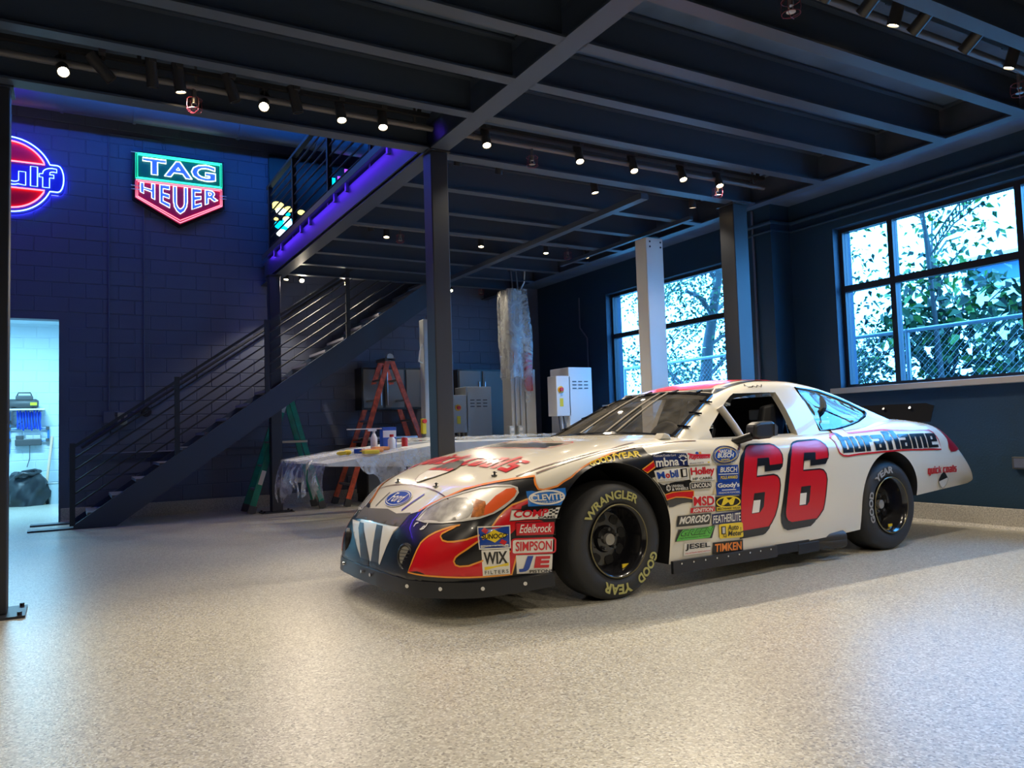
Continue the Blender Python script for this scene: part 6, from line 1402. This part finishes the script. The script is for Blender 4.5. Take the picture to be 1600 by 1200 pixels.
# ---- fog lamps, hood pins, fuel cap
for s in (-1,1):
    c = Vector((-1.228,s*.475,.345)); d = Vector((-.94,s*.33,.08)).normalized()
    fl = Geo().lathe([(-.03,.0),(-.03,.062),(.004,.062),(.010,.054),(.004,.048)], c, d, 26).build('fog_lamp', M_BLACK, CAR, smooth=.6)
    for v in fl.data.vertices: v.co.z = c.z+(v.co.z-c.z)*1.25
    ln = Geo().lathe([(.003,0),(.001,.047)], c, d, 22).build('lamp_lens', mat('fog_glass',(.42,.40,.34),.15), fl)
    for v in ln.data.vertices: v.co.z = c.z+(v.co.z-c.z)*1.25
    gr = Geo(); sd = d.cross(Vector((0,0,1))).normalized()
    for k in range(-2,3): gr.beam(c+d*.007+sd*(-.04)+Vector((0,0,.02*k)), c+d*.007+sd*.04+Vector((0,0,.02*k)), .003,.004)
    gr.build('lamp_grid', M_DGREY, fl)
for (u, v) in ((-.935,.27),(-.935,-.30),(-.71,.62),(-.71,-.62)):
    z = zt_(u, v); pn = Geo().cyl((u,v,z),(u,v,z+.006),.022,14).build('hood_pin', M_CHROME, CAR); Geo().cyl((u,v,z+.006),(u,v,z+.026),.006,8).tube([(u,v-.025,z+.02),(u,v+.02,z+.02)],.0025,5).build('pin_clip', M_BLACK, pn)
h = SURF.ray_cast(Vector((.52,-.74,3)), Vector((0,0,-1)))
Geo().prism([(.46,0),(.56,0),(.54,.03),(.50,.04)], lambda a,b,d:(a,d,h[0].z+b-.005), -.78, -.70).build('cowl_vent', M_PAINT, CAR, bevel=.006)
# ---- wheels
P_TXT = mat('tyre_letter_yellow', (.42,.40,.13), .5); P_TXTG = mat('tyre_letter_grey', (.34,.34,.33), .5)
M_RIM = mat('gloss_black_rim', (.010,.010,.013), .18, coat=.6); M_RIMEDGE = mat('rim_edge_bronze', (.25,.22,.12), .3, metal=.7); M_HUB = mat('hub_cap_grey', (.38,.36,.32), .4)
def wheel(u, v_out, s, R, label, txt_m, phase, steer=0.0):
    """s=-1 near side (outer face towards -v). Local wheel axis along y with the outer face at y=0"""
    ax = s; zc = R*.985
    t = Geo().lathe([(-.02,.215),(-.004,.235),(.004,.27),(.0,.31),(-.018,.338),(-.05,R),(-.15,R+.002),(-.24,R),(-.275,.338),(-.29,.30),(-.285,.24),(-.27,.215)], (0,0,0), (0,ax,0), 64, closed=True).build('tyre', M_RUB, CAR, smooth=.6)
    t['label'] = label; t.location = (u, v_out, zc); t.rotation_euler = (0,0,steer)
    rim = Geo().lathe([(-.004,.222),(.004,.214),(-.004,.204),(-.03,.192),(-.12,.178),(-.14,.165),(-.142,.0)], (0,0,0), (0,ax,0), 56).lathe([(-.142,.19),(-.27,.21)], (0,0,0), (0,ax,0), 40).build('rim', M_RIM, t, smooth=.5)
    Geo().tube([(.219*math.cos(a), ax*.003, .219*math.sin(a)) for a in [2*PI*k/56 for k in range(56)]], .004, 6, True).build('rim_edge', M_RIMEDGE, t)
    for k in range(8):   # window openings in the wheel disc
        a = 2*PI*k/8+.2; c = Vector((.132*math.cos(a), ax*-.136, .132*math.sin(a))); e1 = Vector((math.cos(a),0,math.sin(a))); e2 = Vector((-math.sin(a),0,math.cos(a)))
        P = [(x*.028, y*.032) for x, y in [(-.9,-.6),(-.5,-1),(.5,-1),(.95,-.6),(.95,.6),(.5,1),(-.5,1),(-.9,.6)]]
        Geo().prism(P, lambda x,y,d: c+e1*x+e2*y+Vector((0,ax*d,0)), -.01, .0).build('wheel_slot', M_INNER, t)
    Geo().lathe([(-.14,.085),(-.115,.075),(-.11,0)], (0,0,0), (0,ax,0), 28).build('hub_flange', M_RIM, t, smooth=.5)
    Geo().lathe([(-.11,.036),(-.085,.035),(-.08,0)], (0,0,0), (0,ax,0), 24).build('hub_cap', M_HUB, t, smooth=.5)
    for k in range(5):
        a = 2*PI*k/5+.35; Geo().cyl((.062*math.cos(a),ax*-.118,.062*math.sin(a)),(.062*math.cos(a),ax*-.088,.062*math.sin(a)),.011,6).build('lug_nut', M_DGREY, t)
    def arc_text(txt, a0, a1, r0, r1, bold=.03):
        tr, lp, asp = text_shape(txt, bold); V = []; F = []
        for T_ in tr:
            for p in T_:
                a = a0+(a1-a0)*p[0]; r = r0+(r1-r0)*p[1]; off = .0062-abs(r-.272)*.055
                V.append((r*math.cos(a)*(-s), ax*(off+.003), r*math.sin(a)))
            F.append((len(V)-3,len(V)-2,len(V)-1))
        o = mesh_obj('tyre_lettering', V, F, txt_m, t); return o
    return t, arc_text
tyre_R = .358; ra = math.radians
t1, at_ = wheel(-.005, -.885, -1, tyre_R, 'front tyre with yellow lettering', P_TXT, 0, ra(0)); at_('WRANGLER', ra(150), ra(57), .252, .305, .03); at_('GOOD', ra(-19), ra(-62), .258, .318, .04); at_('YEAR', ra(-74), ra(-118), .258, .318, .04)
Geo().box(.10,.135,-.012,-.006,-.235,-.215)
t2, at_ = wheel(2.794, -.885, -1, tyre_R, 'rear tyre with worn grey lettering', P_TXTG, 0); at_('GOOD', ra(205), ra(155), .252, .305, .04); at_('YEAR', ra(135), ra(82), .252, .305, .04)
t3, at_ = wheel(-.005, .885, 1, tyre_R, 'far front tyre', P_TXT, 0); t4, at_ = wheel(2.794, .885, 1, tyre_R, 'far rear tyre', P_TXTG, 0)
for t_, (u, z) in ((t1,(.085,-.165)),(t2,(.05,-.17))): Geo().box(u-.025,u+.025,.05,.056,z-.012,z+.012).build('rim_sticker', P_YEL, t_)
